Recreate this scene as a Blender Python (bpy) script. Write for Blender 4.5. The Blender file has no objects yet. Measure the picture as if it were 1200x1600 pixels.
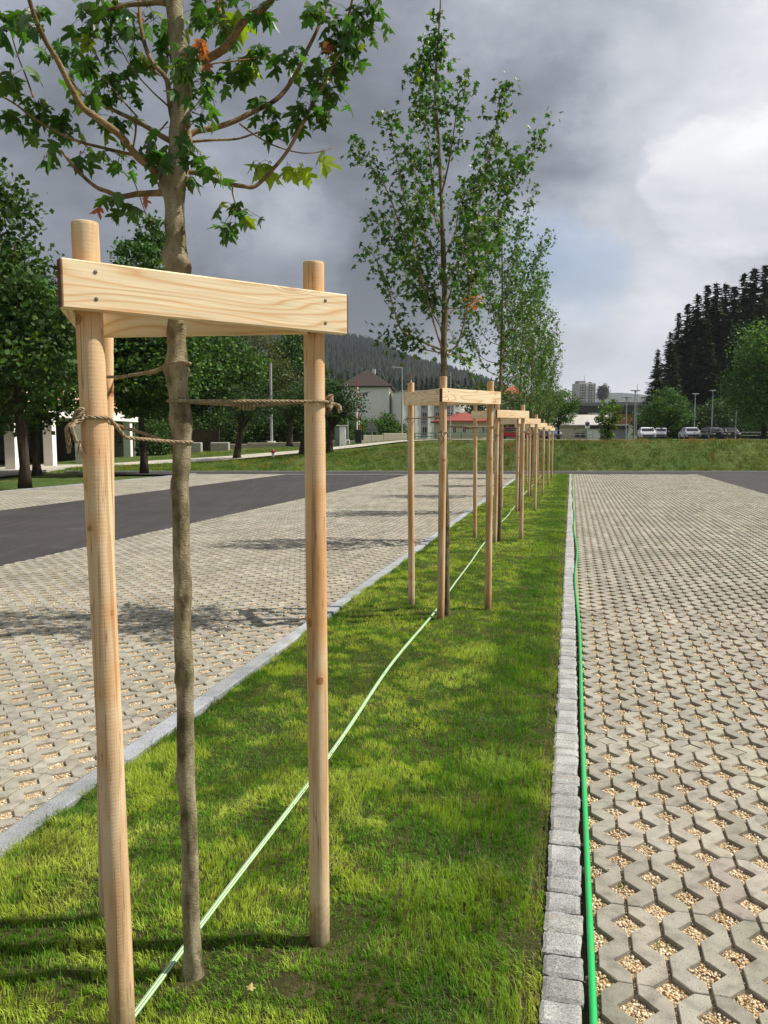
import bpy, math, random
import numpy as np
from mathutils import Vector, Matrix, Euler

# ------------------------------------------------------------------ camera
scene = bpy.context.scene
CAMH = 1.55
PITCH = math.radians(5.341)          # camera looks slightly down
YAW = math.radians(13.343)           # the planting strip runs this far right of the view axis
cd = bpy.data.cameras.new("camera"); cam = bpy.data.objects.new("camera", cd)
scene.collection.objects.link(cam); scene.camera = cam
cam.location = (0, 0, CAMH); cam.rotation_euler = (math.radians(90) - PITCH, 0, 0)
cd.sensor_fit = 'VERTICAL'; cd.sensor_height = 24; cd.lens = 24 * 1230 / 1600
cd.clip_start = 0.05; cd.clip_end = 9000
scene.render.resolution_x = 768; scene.render.resolution_y = 1024
scene.render.engine = 'CYCLES'
scene.view_settings.view_transform = 'Standard'; scene.view_settings.look = 'None'
scene.view_settings.gamma = 1; scene.view_settings.exposure = 0.4

# ------------------------------------------------------------------ sun + sky
SUN_EL = math.radians(52); SUN_AZ = math.atan2(1.0, 0.09)
sdir = Vector((math.sin(SUN_AZ) * math.cos(SUN_EL), math.cos(SUN_AZ) * math.cos(SUN_EL), math.sin(SUN_EL)))
sl = bpy.data.lights.new("sun", 'SUN'); so = bpy.data.objects.new("sun", sl)
scene.collection.objects.link(so)
sl.energy = 5.0; sl.angle = math.radians(0.5); sl.color = (1.0, 0.94, 0.84)
so.rotation_euler = sdir.to_track_quat('Z', 'Y').to_euler(); so.location = (20, 5, 30)

world = bpy.data.worlds.new("World"); scene.world = world; world.use_nodes = True
wt = world.node_tree; wt.nodes.clear()
def N(t, typ, **kw):
    n = t.nodes.new(typ)
    for k, v in kw.items(): setattr(n, k, v)
    return n
def pxdir(u, v):
    x = (u - 600) / 1230; y = -(v - 800) / 1230
    d = Vector((x, math.cos(PITCH) + y * math.sin(PITCH), -math.sin(PITCH) + y * math.cos(PITCH)))
    return d.normalized()
def build_world():
    t = wt; L = t.links.new
    out = N(t, 'ShaderNodeOutputWorld'); bg = N(t, 'ShaderNodeBackground'); bg.inputs[1].default_value = 0.1
    L(bg.outputs[0], out.inputs[0])
    sky = N(t, 'ShaderNodeTexSky', sky_type='NISHITA', sun_disc=False)
    sky.sun_elevation = SUN_EL; sky.sun_rotation = SUN_AZ; sky.altitude = 900
    tc = N(t, 'ShaderNodeTexCoord')
    def math_(op, a, b=None, c=None, clamp=False):
        n = N(t, 'ShaderNodeMath', operation=op, use_clamp=clamp)
        for i, x in enumerate((a, b, c)):
            if x is None: continue
            if isinstance(x, (int, float)): n.inputs[i].default_value = x
            else: L(x, n.inputs[i])
        return n.outputs[0]
    def mapped(scale, loc=(0, 0, 0)):
        m = N(t, 'ShaderNodeMapping'); m.inputs['Scale'].default_value = scale; m.inputs['Location'].default_value = loc
        L(tc.outputs['Generated'], m.inputs[0]); return m.outputs[0]
    def noise(vec, scale, det=6, rough=0.55, dist=0.0):
        n = N(t, 'ShaderNodeTexNoise'); n.inputs['Scale'].default_value = scale; n.inputs['Detail'].default_value = det
        n.inputs['Roughness'].default_value = rough; n.inputs['Distortion'].default_value = dist
        L(vec, n.inputs['Vector']); return n.outputs[0]
    def lobe(u, v, width):          # soft region of sky round one direction, in degrees
        d = pxdir(u, v)
        dp = N(t, 'ShaderNodeVectorMath', operation='DOT_PRODUCT'); dp.inputs[1].default_value = d
        L(warp, dp.inputs[0])
        c0 = math.cos(math.radians(width))
        m = N(t, 'ShaderNodeMapRange', interpolation_type='SMOOTHSTEP')
        m.inputs['From Min'].default_value = c0; m.inputs['From Max'].default_value = 1.0
        L(dp.outputs['Value'], m.inputs['Value']); return m.outputs[0]
    # warped direction so that cloud regions get ragged edges
    wn = N(t, 'ShaderNodeTexNoise'); wn.inputs['Scale'].default_value = 3.2; wn.inputs['Detail'].default_value = 7; wn.inputs['Roughness'].default_value = 0.6
    L(tc.outputs['Generated'], wn.inputs['Vector'])
    sub = N(t, 'ShaderNodeVectorMath', operation='SUBTRACT'); sub.inputs[1].default_value = (0.5, 0.5, 0.5); L(wn.outputs['Color'], sub.inputs[0])
    sc = N(t, 'ShaderNodeVectorMath', operation='SCALE'); sc.inputs['Scale'].default_value = 0.42; L(sub.outputs[0], sc.inputs[0])
    ad = N(t, 'ShaderNodeVectorMath', operation='ADD'); L(tc.outputs['Generated'], ad.inputs[0]); L(sc.outputs[0], ad.inputs[1])
    nm = N(t, 'ShaderNodeVectorMath', operation='NORMALIZE'); L(ad.outputs[0], nm.inputs[0]); warp = nm.outputs[0]
    base = noise(mapped((1, 1, 2.3), (3.1, 0.4, 0.7)), 2.4, 8, 0.52, 0.25)
    fine = noise(mapped((1, 1, 2.0), (0.3, 2.4, 1.7)), 7.5, 8, 0.6, 0.5)
    v = math_('ADD', math_('MULTIPLY_ADD', base, 1.15, -0.20), math_('MULTIPLY', fine, 0.20))            # about 0.35 .. 0.65
    cum = math_('ADD', noise(mapped((1, 1, 1.4), (5.2, 1.1, 0.3)), 6.0, 9, 0.58, 0.35), math_('MULTIPLY', lobe(1225, 275, 10), 0.34))
    cm = N(t, 'ShaderNodeMapRange', interpolation_type='SMOOTHSTEP'); cm.inputs['From Min'].default_value = 0.66; cm.inputs['From Max'].default_value = 0.80; L(cum, cm.inputs['Value'])
    v = math_('ADD', v, math_('MULTIPLY', cm.outputs[0], 0.12))
    v = math_('ADD', v, math_('MULTIPLY', lobe(1100, 160, 24), 0.10))
    v = math_('ADD', v, math_('MULTIPLY', lobe(560, -60, 34), 0.13))
    v = math_('ADD', v, math_('MULTIPLY', lobe(60, 180, 22), 0.14))
    v = math_('ADD', v, math_('MULTIPLY', lobe(940, 620, 17), 0.30))
    v = math_('ADD', v, math_('MULTIPLY', lobe(440, 400, 27), -0.40))
    v = math_('ADD', v, math_('MULTIPLY', lobe(900, 360, 13), -0.10))
    v = math_('ADD', v, math_('MULTIPLY', lobe(420, 380, 5), 0.14))
    ramp = N(t, 'ShaderNodeValToRGB'); L(v, ramp.inputs[0]); e = ramp.color_ramp.elements
    pts = [(0.18, (0.125, 0.142, 0.172)), (0.40, (0.255, 0.283, 0.335)), (0.56, (0.43, 0.46, 0.52)), (0.74, (0.63, 0.65, 0.70)), (0.95, (0.90, 0.90, 0.91))]
    e[0].position = pts[0][0]; e[0].color = (*pts[0][1], 1); e[1].position = pts[-1][0]; e[1].color = (*pts[-1][1], 1)
    for p, c in pts[1:-1]:
        q = e.new(p); q.color = (*c, 1)
    mul = N(t, 'ShaderNodeVectorMath', operation='SCALE'); mul.inputs['Scale'].default_value = 8.6; L(ramp.outputs[0], mul.inputs[0])
    # small gaps of blue
    gap = math_('MULTIPLY', lobe(880, 440, 5), 0.45)
    mx = N(t, 'ShaderNodeMix', data_type='RGBA'); L(gap, mx.inputs['Factor']); L(mul.outputs[0], mx.inputs['A'])
    L(sky.outputs[0], mx.inputs['B']); L(mx.outputs['Result'], bg.inputs[0])
build_world()

# ------------------------------------------------------------------ helpers
C = scene.collection
rng = np.random.default_rng(7); random.seed(7)
cy, sy_ = math.cos(YAW), math.sin(YAW)
def S2W(X, Y, z=0.0): return Vector((X * cy + Y * sy_, -X * sy_ + Y * cy, z))
def S2Wn(P):
    P = np.asarray(P, float); Q = P.copy()
    Q[..., 0] = P[..., 0] * cy + P[..., 1] * sy_; Q[..., 1] = -P[..., 0] * sy_ + P[..., 1] * cy; return Q
def D(u, v, d):                      # point seen at photo position (u, v) that stands d metres ahead
    r = pxdir(u, v); return Vector((0, 0, CAMH)) + r * (d / r.y)
def vnoise(x, y, f=1.0, seed=0):
    x = np.asarray(x) * f + seed * 17.3; y = np.asarray(y) * f + seed * 9.1
    xi = np.floor(x).astype(np.int64); yi = np.floor(y).astype(np.int64)
    fx = x - xi; fy = y - yi; fx = fx * fx * (3 - 2 * fx); fy = fy * fy * (3 - 2 * fy)
    def hsh(a, b):
        h = (a * 374761393 + b * 668265263 + seed * 1442695) & 0x7fffffff
        h = ((h ^ (h >> 13)) * 1274126177) & 0x7fffffff
        return ((h ^ (h >> 16)) & 0xffff) / 65535.0
    return (hsh(xi, yi) * (1 - fx) + hsh(xi + 1, yi) * fx) * (1 - fy) + (hsh(xi, yi + 1) * (1 - fx) + hsh(xi + 1, yi + 1) * fx) * fy
def fbm(x, y, f=1.0, o=4, seed=0):
    s = 0; a = 0.5; t = 0
    for k in range(o): s = s + a * vnoise(x, y, f * 2 ** k, seed + k); t += a; a *= 0.5
    return s / t
def smooth(a, b, x):
    t = np.clip((np.asarray(x, float) - a) / (b - a), 0, 1); return t * t * (3 - 2 * t)

class Geo:
    def __init__(s): s.V = []; s.Q = []; s.T = []; s.K = []; s.n = 0
    def add(s, V, Q=None, T=None, col=None):
        V = np.asarray(V, float).reshape(-1, 3)
        if Q is not None and len(Q): s.Q.append(np.asarray(Q, np.int64).reshape(-1, 4) + s.n)
        if T is not None and len(T): s.T.append(np.asarray(T, np.int64).reshape(-1, 3) + s.n)
        if col is None: col = (1, 1, 1)
        col = np.asarray(col, float)
        if col.ndim == 1: col = np.tile(col, (len(V), 1))
        s.V.append(V); s.K.append(col); s.n += len(V)
    def tube(s, P, R, n=8, cap=True, col=None, wob=0.0, seed=0):
        P = np.array([list(p) for p in P], float); m = len(P)
        R = np.full(m, R, float) if np.isscalar(R) else np.asarray(R, float)
        T = np.gradient(P, axis=0); T /= (np.linalg.norm(T, axis=1, keepdims=True) + 1e-12)
        up = np.array([0, 0, 1.0]) if abs(T[0][2]) < 0.9 else np.array([1.0, 0, 0])
        U = np.cross(T[0], up); U /= np.linalg.norm(U); V = []
        for i in range(m):
            U = U - T[i] * np.dot(U, T[i]); U /= np.linalg.norm(U) + 1e-12; W = np.cross(T[i], U)
            a = np.arange(n) * 2 * math.pi / n
            r = R[i] * (1 + wob * (vnoise(a * 1.3 + seed, np.full(n, i * 0.7), 1.0, 3) - 0.5)) if wob else R[i]
            V.append(P[i] + np.outer(np.cos(a) * r, U) + np.outer(np.sin(a) * r, W))
        V = np.concatenate(V); Q = []
        for i in range(m - 1):
            for j in range(n):
                k = (j + 1) % n; Q.append((i * n + j, i * n + k, (i + 1) * n + k, (i + 1) * n + j))
        Tt = []
        if cap:
            V = np.concatenate([V, [P[0], P[-1]]]); a, b = m * n, m * n + 1
            for j in range(n):
                k = (j + 1) % n; Tt.append((a, k, j)); Tt.append((b, (m - 1) * n + j, (m - 1) * n + k))
        s.add(V, Q, Tt, col)
    def box(s, c, size, rz=0.0, bev=0.0, col=None, M=None):
        hx, hy, hz = [q / 2 for q in size]
        if bev > 0:
            b = min(bev, hx * .9, hy * .9, hz * .9); V = []
            for sx in (-1, 1):
                for sy in (-1, 1):
                    for sz in (-1, 1):
                        V += [(sx * (hx - b), sy * (hy - b), sz * hz), (sx * (hx - b), sy * hy, sz * (hz - b)), (sx * hx, sy * (hy - b), sz * (hz - b))]
            V = np.array(V)
            def ix(a, b_, c_, k): return (a * 4 + b_ * 2 + c_) * 3 + k
            Q = [(ix(0,0,1,0), ix(1,0,1,0), ix(1,1,1,0), ix(0,1,1,0)), (ix(0,0,0,0), ix(0,1,0,0), ix(1,1,0,0), ix(1,0,0,0)),
                 (ix(0,0,0,1), ix(1,0,0,1), ix(1,0,1,1), ix(0,0,1,1)), (ix(0,1,0,1), ix(0,1,1,1), ix(1,1,1,1), ix(1,1,0,1)),
                 (ix(0,0,0,2), ix(0,0,1,2), ix(0,1,1,2), ix(0,1,0,2)), (ix(1,0,0,2), ix(1,1,0,2), ix(1,1,1,2), ix(1,0,1,2))]
            for a in (0, 1):
                for c_ in (0, 1):
                    Q.append((ix(0,a,c_,0), ix(1,a,c_,0), ix(1,a,c_,1), ix(0,a,c_,1)))
                    Q.append((ix(a,0,c_,0), ix(a,1,c_,0), ix(a,1,c_,2), ix(a,0,c_,2)))
                    Q.append((ix(a,c_,0,1), ix(a,c_,1,1), ix(a,c_,1,2), ix(a,c_,0,2)))
            T = [(ix(a,b_,c_,0), ix(a,b_,c_,1), ix(a,b_,c_,2)) for a in (0,1) for b_ in (0,1) for c_ in (0,1)]
        else:
            V = np.array([(x, y, z) for x in (-hx, hx) for y in (-hy, hy) for z in (-hz, hz)]); T = None
            Q = [(0,1,3,2), (4,6,7,5), (0,4,5,1), (2,3,7,6), (0,2,6,4), (1,5,7,3)]
        if M is not None: V = V @ np.array(M).T
        if rz: 
            ca, sa = math.cos(rz), math.sin(rz); V = V @ np.array([[ca, sa, 0], [-sa, ca, 0], [0, 0, 1]])
        s.add(V + np.array(list(c)), Q, T, col)
    def inst(s, TV, TT, pos, mats, cols, TQ=None):
        n = len(pos)
        if n == 0: return
        V = np.einsum('nij,vj->nvi', mats, TV) + pos[:, None, :]; k = len(TV); off = (np.arange(n) * k)[:, None, None]
        T = (TT[None] + off).reshape(-1, 3) if TT is not None else None
        Q = (TQ[None] + off).reshape(-1, 4) if TQ is not None else None
        s.add(V.reshape(-1, 3), Q, T, np.repeat(cols, k, axis=0))
    def build(s, name, mat, parent=None, smooth_=False, recalc=False):
        V = np.concatenate(s.V); K = np.concatenate(s.K)
        Q = np.concatenate(s.Q) if s.Q else np.zeros((0, 4), np.int64); T = np.concatenate(s.T) if s.T else np.zeros((0, 3), np.int64)
        me = bpy.data.meshes.new(name); me.vertices.add(len(V)); me.vertices.foreach_set('co', V.astype(np.float32).ravel())
        nl = Q.size + T.size; me.loops.add(nl); me.polygons.add(len(Q) + len(T))
        me.loops.foreach_set('vertex_index', np.concatenate([Q.ravel(), T.ravel()]).astype(np.int32))
        st = np.concatenate([np.arange(len(Q)) * 4, Q.size + np.arange(len(T)) * 3]).astype(np.int32)
        me.polygons.foreach_set('loop_start', st)
        me.update(calc_edges=True)
        at = me.attributes.new('Col', 'FLOAT_COLOR', 'POINT')
        at.data.foreach_set('color', np.concatenate([K, np.ones((len(K), 1))], axis=1).astype(np.float32).ravel())
        if recalc:
            import bmesh
            bm = bmesh.new(); bm.from_mesh(me); bmesh.ops.recalc_face_normals(bm, faces=bm.faces); bm.to_mesh(me); bm.free()
        me.polygons.foreach_set('use_smooth', np.full(len(me.polygons), bool(smooth_)))
        me.materials.append(mat); me.validate()
        o = bpy.data.objects.new(name, me); C.objects.link(o)
        if parent is not None: o.parent = parent
        return o
def tag(o, label=None, cat=None, group=None, kind=None):
    if label: o['label'] = label
    if cat: o['category'] = cat
    if group: o['group'] = group
    if kind: o['kind'] = kind
    return o
def empty(name, loc=(0, 0, 0), rz=0.0, **kw):
    o = bpy.data.objects.new(name, None); C.objects.link(o); o.location = loc; o.rotation_euler = (0, 0, rz); o.empty_display_size = 0.2
    return tag(o, **kw)
def copy_tree(o, parent=None):
    c = o.copy(); C.objects.link(c); c.parent = parent
    for ch in list(o.children): copy_tree(ch, c)
    return c

# ------------------------------------------------------------------ materials
class Mt:
    def __init__(s, name, rough=0.8, spec=0.3):
        s.m = bpy.data.materials.new(name); s.m.use_nodes = True; s.t = s.m.node_tree; s.b = s.t.nodes['Principled BSDF']
        s.b.inputs['Roughness'].default_value = rough; s.b.inputs['Specular IOR Level'].default_value = spec
        s.tc = s.t.nodes.new('ShaderNodeTexCoord')
    def L(s, a, b): s.t.links.new(a, b)
    def coord(s, kind='Object', scale=(1, 1, 1), loc=(0, 0, 0), rot=(0, 0, 0), rand=False):
        m = s.t.nodes.new('ShaderNodeMapping'); m.inputs['Scale'].default_value = scale; m.inputs['Location'].default_value = loc; m.inputs['Rotation'].default_value = rot
        if kind == 'World': g = s.t.nodes.new('ShaderNodeNewGeometry').outputs['Position']
        else: g = s.tc.outputs[kind]
        if rand:
            oi = s.t.nodes.new('ShaderNodeObjectInfo'); a = s.t.nodes.new('ShaderNodeVectorMath'); a.operation = 'SCALE'; a.inputs[0].default_value = (7.3, 3.1, 11.7)
            s.L(oi.outputs['Random'], a.inputs['Scale']); b = s.t.nodes.new('ShaderNodeVectorMath'); s.L(g, b.inputs[0]); s.L(a.outputs[0], b.inputs[1]); g = b.outputs[0]
        s.L(g, m.inputs[0]); return m.outputs[0]
    def noise(s, vec, scale, det=4, rough=0.55, dist=0.0, out='Fac'):
        n = s.t.nodes.new('ShaderNodeTexNoise'); n.inputs['Scale'].default_value = scale; n.inputs['Detail'].default_value = det
        n.inputs['Roughness'].default_value = rough; n.inputs['Distortion'].default_value = dist; s.L(vec, n.inputs['Vector']); return n.outputs[out]
    def vor(s, vec, scale, out='Distance', feat='F1', rnd=1.0):
        n = s.t.nodes.new('ShaderNodeTexVoronoi'); n.feature = feat; n.inputs['Scale'].default_value = scale; n.inputs['Randomness'].default_value = rnd
        s.L(vec, n.inputs['Vector']); return n.outputs[out]
    def wave(s, vec, scale, dist=2.0, det=3, dscale=1.0, direction='X', typ='BANDS'):
        n = s.t.nodes.new('ShaderNodeTexWave'); n.wave_type = typ; n.inputs['Scale'].default_value = scale; n.inputs['Distortion'].default_value = dist
        if typ == 'BANDS': n.bands_direction = direction
        n.inputs['Detail'].default_value = det; n.inputs['Detail Scale'].default_value = dscale; s.L(vec, n.inputs['Vector']); return n.outputs['Fac']
    def ramp(s, fac, pts, const=False):
        n = s.t.nodes.new('ShaderNodeValToRGB'); e = n.color_ramp.elements
        if const: n.color_ramp.interpolation = 'CONSTANT'
        f = lambda c: (c, c, c, 1) if isinstance(c, (int, float)) else (*c, 1)
        e[0].position = pts[0][0]; e[0].color = f(pts[0][1]); e[1].position = pts[-1][0]; e[1].color = f(pts[-1][1])
        for p, c in pts[1:-1]: q = e.new(p); q.color = f(c)
        s.L(fac, n.inputs[0]); return n.outputs[0]
    def mix(s, fac, a, b, mode='MIX'):
        n = s.t.nodes.new('ShaderNodeMix'); n.data_type = 'RGBA'; n.blend_type = mode
        for i, x in (('Factor', fac), ('A', a), ('B', b)):
            if isinstance(x, (int, float)): n.inputs[i].default_value = x if i == 'Factor' else (x, x, x, 1)
            elif isinstance(x, tuple): n.inputs[i].default_value = (*x, 1)
            else: s.L(x, n.inputs[i])
        return n.outputs['Result']
    def math(s, op, a, b=0.0, clamp=False):
        n = s.t.nodes.new('ShaderNodeMath'); n.operation = op; n.use_clamp = clamp
        for i, x in enumerate((a, b)):
            if isinstance(x, (int, float)): n.inputs[i].default_value = x
            else: s.L(x, n.inputs[i])
        return n.outputs[0]
    def sep(s, vec):
        n = s.t.nodes.new('ShaderNodeSeparateXYZ'); s.L(vec, n.inputs[0]); return n.outputs
    def attr(s, name='Col'):
        n = s.t.nodes.new('ShaderNodeAttribute'); n.attribute_name = name; return n.outputs['Color']
    def col(s, c):
        if isinstance(c, tuple): s.b.inputs['Base Color'].default_value = (*c, 1)
        else: s.L(c, s.b.inputs['Base Color'])
        return s
    def bump(s, h, dist=0.01, strength=1.0):
        n = s.t.nodes.new('ShaderNodeBump'); n.inputs['Distance'].default_value = dist; n.inputs['Strength'].default_value = strength
        s.L(h, n.inputs['Height']); s.L(n.outputs[0], s.b.inputs['Normal']); return s
    def translucent(s, col, fac):
        out = s.t.nodes['Material Output']; tr = s.t.nodes.new('ShaderNodeBsdfTranslucent'); s.L(col, tr.inputs[0])
        mx = s.t.nodes.new('ShaderNodeMixShader'); mx.inputs[0].default_value = fac
        s.L(s.b.outputs[0], mx.inputs[1]); s.L(tr.outputs[0], mx.inputs[2]); s.L(mx.outputs[0], out.inputs[0]); return s
def plain(name, c, rough=0.7, var=0.12, sc=3.0, spec=0.3, metal=0.0, fine=0.0):
    m = Mt(name, rough, spec); v = m.coord('Object')
    n = m.noise(v, sc, 5); m.col(m.mix(1.0, c, m.ramp(n, [(0.3, 1 - var), (0.7, 1 + var)]), 'MULTIPLY')); m.b.inputs['Metallic'].default_value = metal
    if fine: m.bump(m.noise(v, sc * 12, 4), fine)
    return m.m
def leafmat(name, trans=0.35, rough=0.5, spec=0.35, tcol=(1.3, 1.5, 0.5)):
    m = Mt(name, rough, spec); a = m.attr(); m.col(a)
    m.translucent(m.mix(1.0, a, tcol, 'MULTIPLY'), trans); return m.m
MAT = {}
def build_mats():
    # concrete grid pavers
    m = Mt('paver_concrete', 0.9, 0.2); v = m.coord('World')
    c = m.ramp(m.noise(v, 1.1, 5), [(0.3, (0.26, 0.243, 0.198)), (0.7, (0.355, 0.333, 0.275))])
    c = m.mix(1.0, c, m.ramp(m.noise(v, 14, 6, 0.6), [(0.28, 0.56), (0.5, 0.98), (0.75, 1.18)]), 'MULTIPLY')
    c = m.mix(m.ramp(m.noise(v, 2.6, 5, 0.65, 0.4), [(0.58, 0.0), (0.70, 0.5)]), c, (0.17, 0.16, 0.125))
    c = m.mix(1.0, c, m.attr(), 'MULTIPLY')
    c = m.mix(m.ramp(m.vor(v, 60), [(0.10, 0.6), (0.2, 0.0)]), c, (0.10, 0.095, 0.08))
    c = m.mix(m.ramp(m.noise(v, 5.5, 3), [(0.6, 0.0), (0.75, 0.45)]), c, (0.24, 0.23, 0.16))
    m.col(c).bump(m.noise(v, 160, 5, 0.7), 0.004, 0.9); MAT['paver'] = m.m
    # gravel bed
    m = Mt('gravel_bed', 0.85, 0.25); v = m.coord('World')
    c = m.ramp(m.sep(m.vor(v, 120, 'Color'))[0], [(0.0, (0.30, 0.20, 0.10)), (0.35, (0.52, 0.38, 0.20)), (0.7, (0.62, 0.49, 0.30)), (1.0, (0.74, 0.66, 0.50))])
    c = m.mix(m.ramp(m.vor(v, 120), [(0.45, 0.0), (0.75, 0.7)]), c, (0.14, 0.10, 0.06))
    m.col(c).bump(m.math('MULTIPLY', m.vor(v, 120), -1.0), 0.008, 1.0); MAT['gravel'] = m.m
    m = Mt('pebble', 0.7, 0.3); m.col(m.attr()); MAT['pebble'] = m.m
    # granite
    for nm, a, b in (('granite', (0.27, 0.27, 0.262), (0.42, 0.42, 0.405)), ('granite_kerb', (0.24, 0.255, 0.27), (0.36, 0.375, 0.39))):
        m = Mt(nm, 0.85, 0.3); v = m.coord('World')
        c = m.ramp(m.noise(v, 7, 5), [(0.3, a), (0.7, b)])
        c = m.mix(1.0, c, m.ramp(m.noise(v, 170, 3, 0.7), [(0.36, 0.55), (0.5, 1.0), (0.64, 1.35)]), 'MULTIPLY')
        c = m.mix(1.0, c, m.attr(), 'MULTIPLY')
        c = m.mix(m.ramp(m.noise(v, 9, 4, 0.6, 1.0), [(0.62, 0.0), (0.72, 0.45)]), c, (0.30, 0.20, 0.12))
        m.col(c).bump(m.noise(v, 70, 6, 0.75), 0.007, 1.0); MAT[nm] = m.m
    # asphalt
    m = Mt('asphalt', 0.85, 0.3); v = m.coord('World')
    c = m.ramp(m.noise(v, 0.5, 4), [(0.3, (0.034, 0.030, 0.029)), (0.7, (0.049, 0.044, 0.042))])
    st = m.noise(m.coord('World', (9, 0.25, 1), rot=(0, 0, YAW)), 1.0, 4)
    c = m.mix(1.0, c, m.ramp(st, [(0.3, 0.75), (0.7, 1.25)]), 'MULTIPLY')
    c = m.mix(m.ramp(m.noise(v, 1.3, 5, 0.6, 0.6), [(0.60, 0.0), (0.66, 0.35)]), c, (0.085, 0.08, 0.075))
    c = m.mix(m.ramp(m.noise(v, 150, 2), [(0.62, 0.0), (0.7, 0.5)]), c, (0.2, 0.19, 0.18))
    m.col(c).bump(m.noise(v, 200, 3), 0.003, 0.7); MAT['asphalt'] = m.m
    MAT['path'] = plain('pale_road', (0.42, 0.39, 0.33), 0.9, 0.15, 0.7)
    MAT['greyroad'] = plain('grey_road', (0.17, 0.165, 0.16), 0.9, 0.15, 0.5)
    # soil and ground
    m = Mt('soil', 0.95, 0.1); v = m.coord('World')
    c = m.ramp(m.noise(v, 6, 6, 0.6), [(0.3, (0.035, 0.045, 0.014)), (0.55, (0.07, 0.065, 0.026)), (0.75, (0.13, 0.10, 0.055))])
    m.col(c).bump(m.noise(v, 60, 5, 0.7), 0.02, 1.0); MAT['soil'] = m.m
    m = Mt('ground', 0.95, 0.1); v = m.coord('World')
    c = m.ramp(m.noise(v, 0.35, 6, 0.6), [(0.3, (0.045, 0.085, 0.018)), (0.6, (0.085, 0.115, 0.03)), (0.8, (0.13, 0.12, 0.05))])
    c = m.mix(1.0, c, m.ramp(m.noise(v, 4, 5), [(0.3, 0.7), (0.7, 1.25)]), 'MULTIPLY')
    m.col(c).bump(m.noise(v, 8, 5), 0.1, 0.8); MAT['ground'] = m.m
    MAT['hill'] = plain('forest_floor', (0.022, 0.034, 0.018), 1.0, 0.3, 0.02, 0.05)
    m = Mt('grass', 0.55, 0.25); a = m.attr(); m.col(a); m.translucent(m.mix(1.0, a, (1.25, 1.35, 0.5), 'MULTIPLY'), 0.35); MAT['grass'] = m.m
    MAT['leaf'] = leafmat('maple_leaf', 0.42, 0.42, 0.4)
    MAT['bgleaf'] = leafmat('tree_leaf', 0.28, 0.6, 0.25)
    MAT['needle'] = leafmat('spruce_needles', 0.08, 0.8, 0.1, (1.1, 1.2, 0.8))
    # sawn larch board
    m = Mt('sawn_board', 0.62, 0.25); v = m.coord('Object', rand=True)
    vs = m.coord('Object', (0.9, 6, 6), rand=True)
    n1 = m.noise(vs, 1.15, 2, 0.4, 0.35); n2 = m.noise(m.coord('Object', (0.5, 18, 18), rand=True), 8, 3)
    s_ = m.sep(v); ph = m.math('ADD', m.math('MULTIPLY', s_[2], 26.0), m.math('MULTIPLY', n1, 16.0))
    kn = m.vor(m.coord('Object', (1.0, 0.02, 2.2), rand=True), 3.2, rnd=0.9)
    ph = m.math('ADD', ph, m.ramp(kn, [(0.0, 3.0), (0.22, 0.0)]))
    fr = m.math('FRACT', ph); lines = m.ramp(fr, [(0.0, 0.95), (0.10, 0.30), (0.3, 0.0), (0.72, 0.12), (0.93, 0.7), (1.0, 0.95)])
    c = m.mix(m.math('MULTIPLY', lines, 0.85), (0.88, 0.73, 0.49), (0.68, 0.37, 0.15))
    c = m.mix(m.ramp(m.noise(vs, 0.8, 2), [(0.48, 0.0), (0.72, 0.45)]), c, (0.66, 0.40, 0.19))
    c = m.mix(1.0, c, m.ramp(n2, [(0.25, 0.86), (0.75, 1.08)]), 'MULTIPLY')
    c = m.mix(m.ramp(kn, [(0.035, 0.85), (0.075, 0.35), (0.16, 0.0)]), c, (0.38, 0.15, 0.05))
    m.col(c).bump(n2, 0.0012, 0.7); MAT['board'] = m.m
    m = Mt('board_end', 0.8, 0.1); v = m.coord('Object', rand=True); m.col(m.ramp(m.noise(v, 60, 4), [(0.3, (0.07, 0.022, 0.018)), (0.7, (0.16, 0.06, 0.045))])); MAT['endgrain'] = m.m
    # turned round post
    m = Mt('round_post', 0.68, 0.2); v = m.coord('Object', rand=True)
    vz = m.coord('Object', (10, 10, 0.9), rand=True)
    st = m.noise(vz, 1.6, 3, 0.5, 0.6)
    c = m.ramp(st, [(0.30, (0.46, 0.27, 0.12)), (0.44, (0.62, 0.43, 0.245)), (0.60, (0.71, 0.54, 0.34)), (0.8, (0.56, 0.37, 0.20))])
    or_ = m.ramp(m.noise(m.coord('Object', (5, 5, 1.6), rand=True), 1.0, 3), [(0.52, 0.0), (0.66, 0.7)])
    c = m.mix(or_, c, (0.60, 0.30, 0.11))
    rings = m.wave(v, 34, 1.1, 2, 1.2, 'Z')
    c = m.mix(1.0, c, m.ramp(rings, [(0.0, 0.98), (1.0, 1.01)]), 'MULTIPLY')
    so_ = m.sep(m.tc.outputs['Object']); oi = m.t.nodes.new('ShaderNodeObjectInfo'); an = m.math('MULTIPLY', m.math('ARCTAN2', so_[1], so_[0]), 0.031)
    cb = m.t.nodes.new('ShaderNodeCombineXYZ'); m.L(an, cb.inputs[0]); m.L(so_[2], cb.inputs[1]); m.L(m.math('MULTIPLY', oi.outputs['Random'], 9.0), cb.inputs[2])
    kv = m.vor(cb.outputs[0], 8.0); kn2 = m.noise(cb.outputs[0], 60, 3)
    kv = m.math('ADD', kv, m.math('MULTIPLY', m.math('SUBTRACT', kn2, 0.5), 0.05))
    c = m.mix(m.ramp(kv, [(0.08, 0.75), (0.22, 0.35), (0.42, 0.0)]), c, (0.62, 0.32, 0.13))
    c = m.mix(m.ramp(kv, [(0.045, 0.95), (0.075, 0.5), (0.10, 0.75), (0.125, 0.0)]), c, (0.20, 0.085, 0.035))
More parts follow.
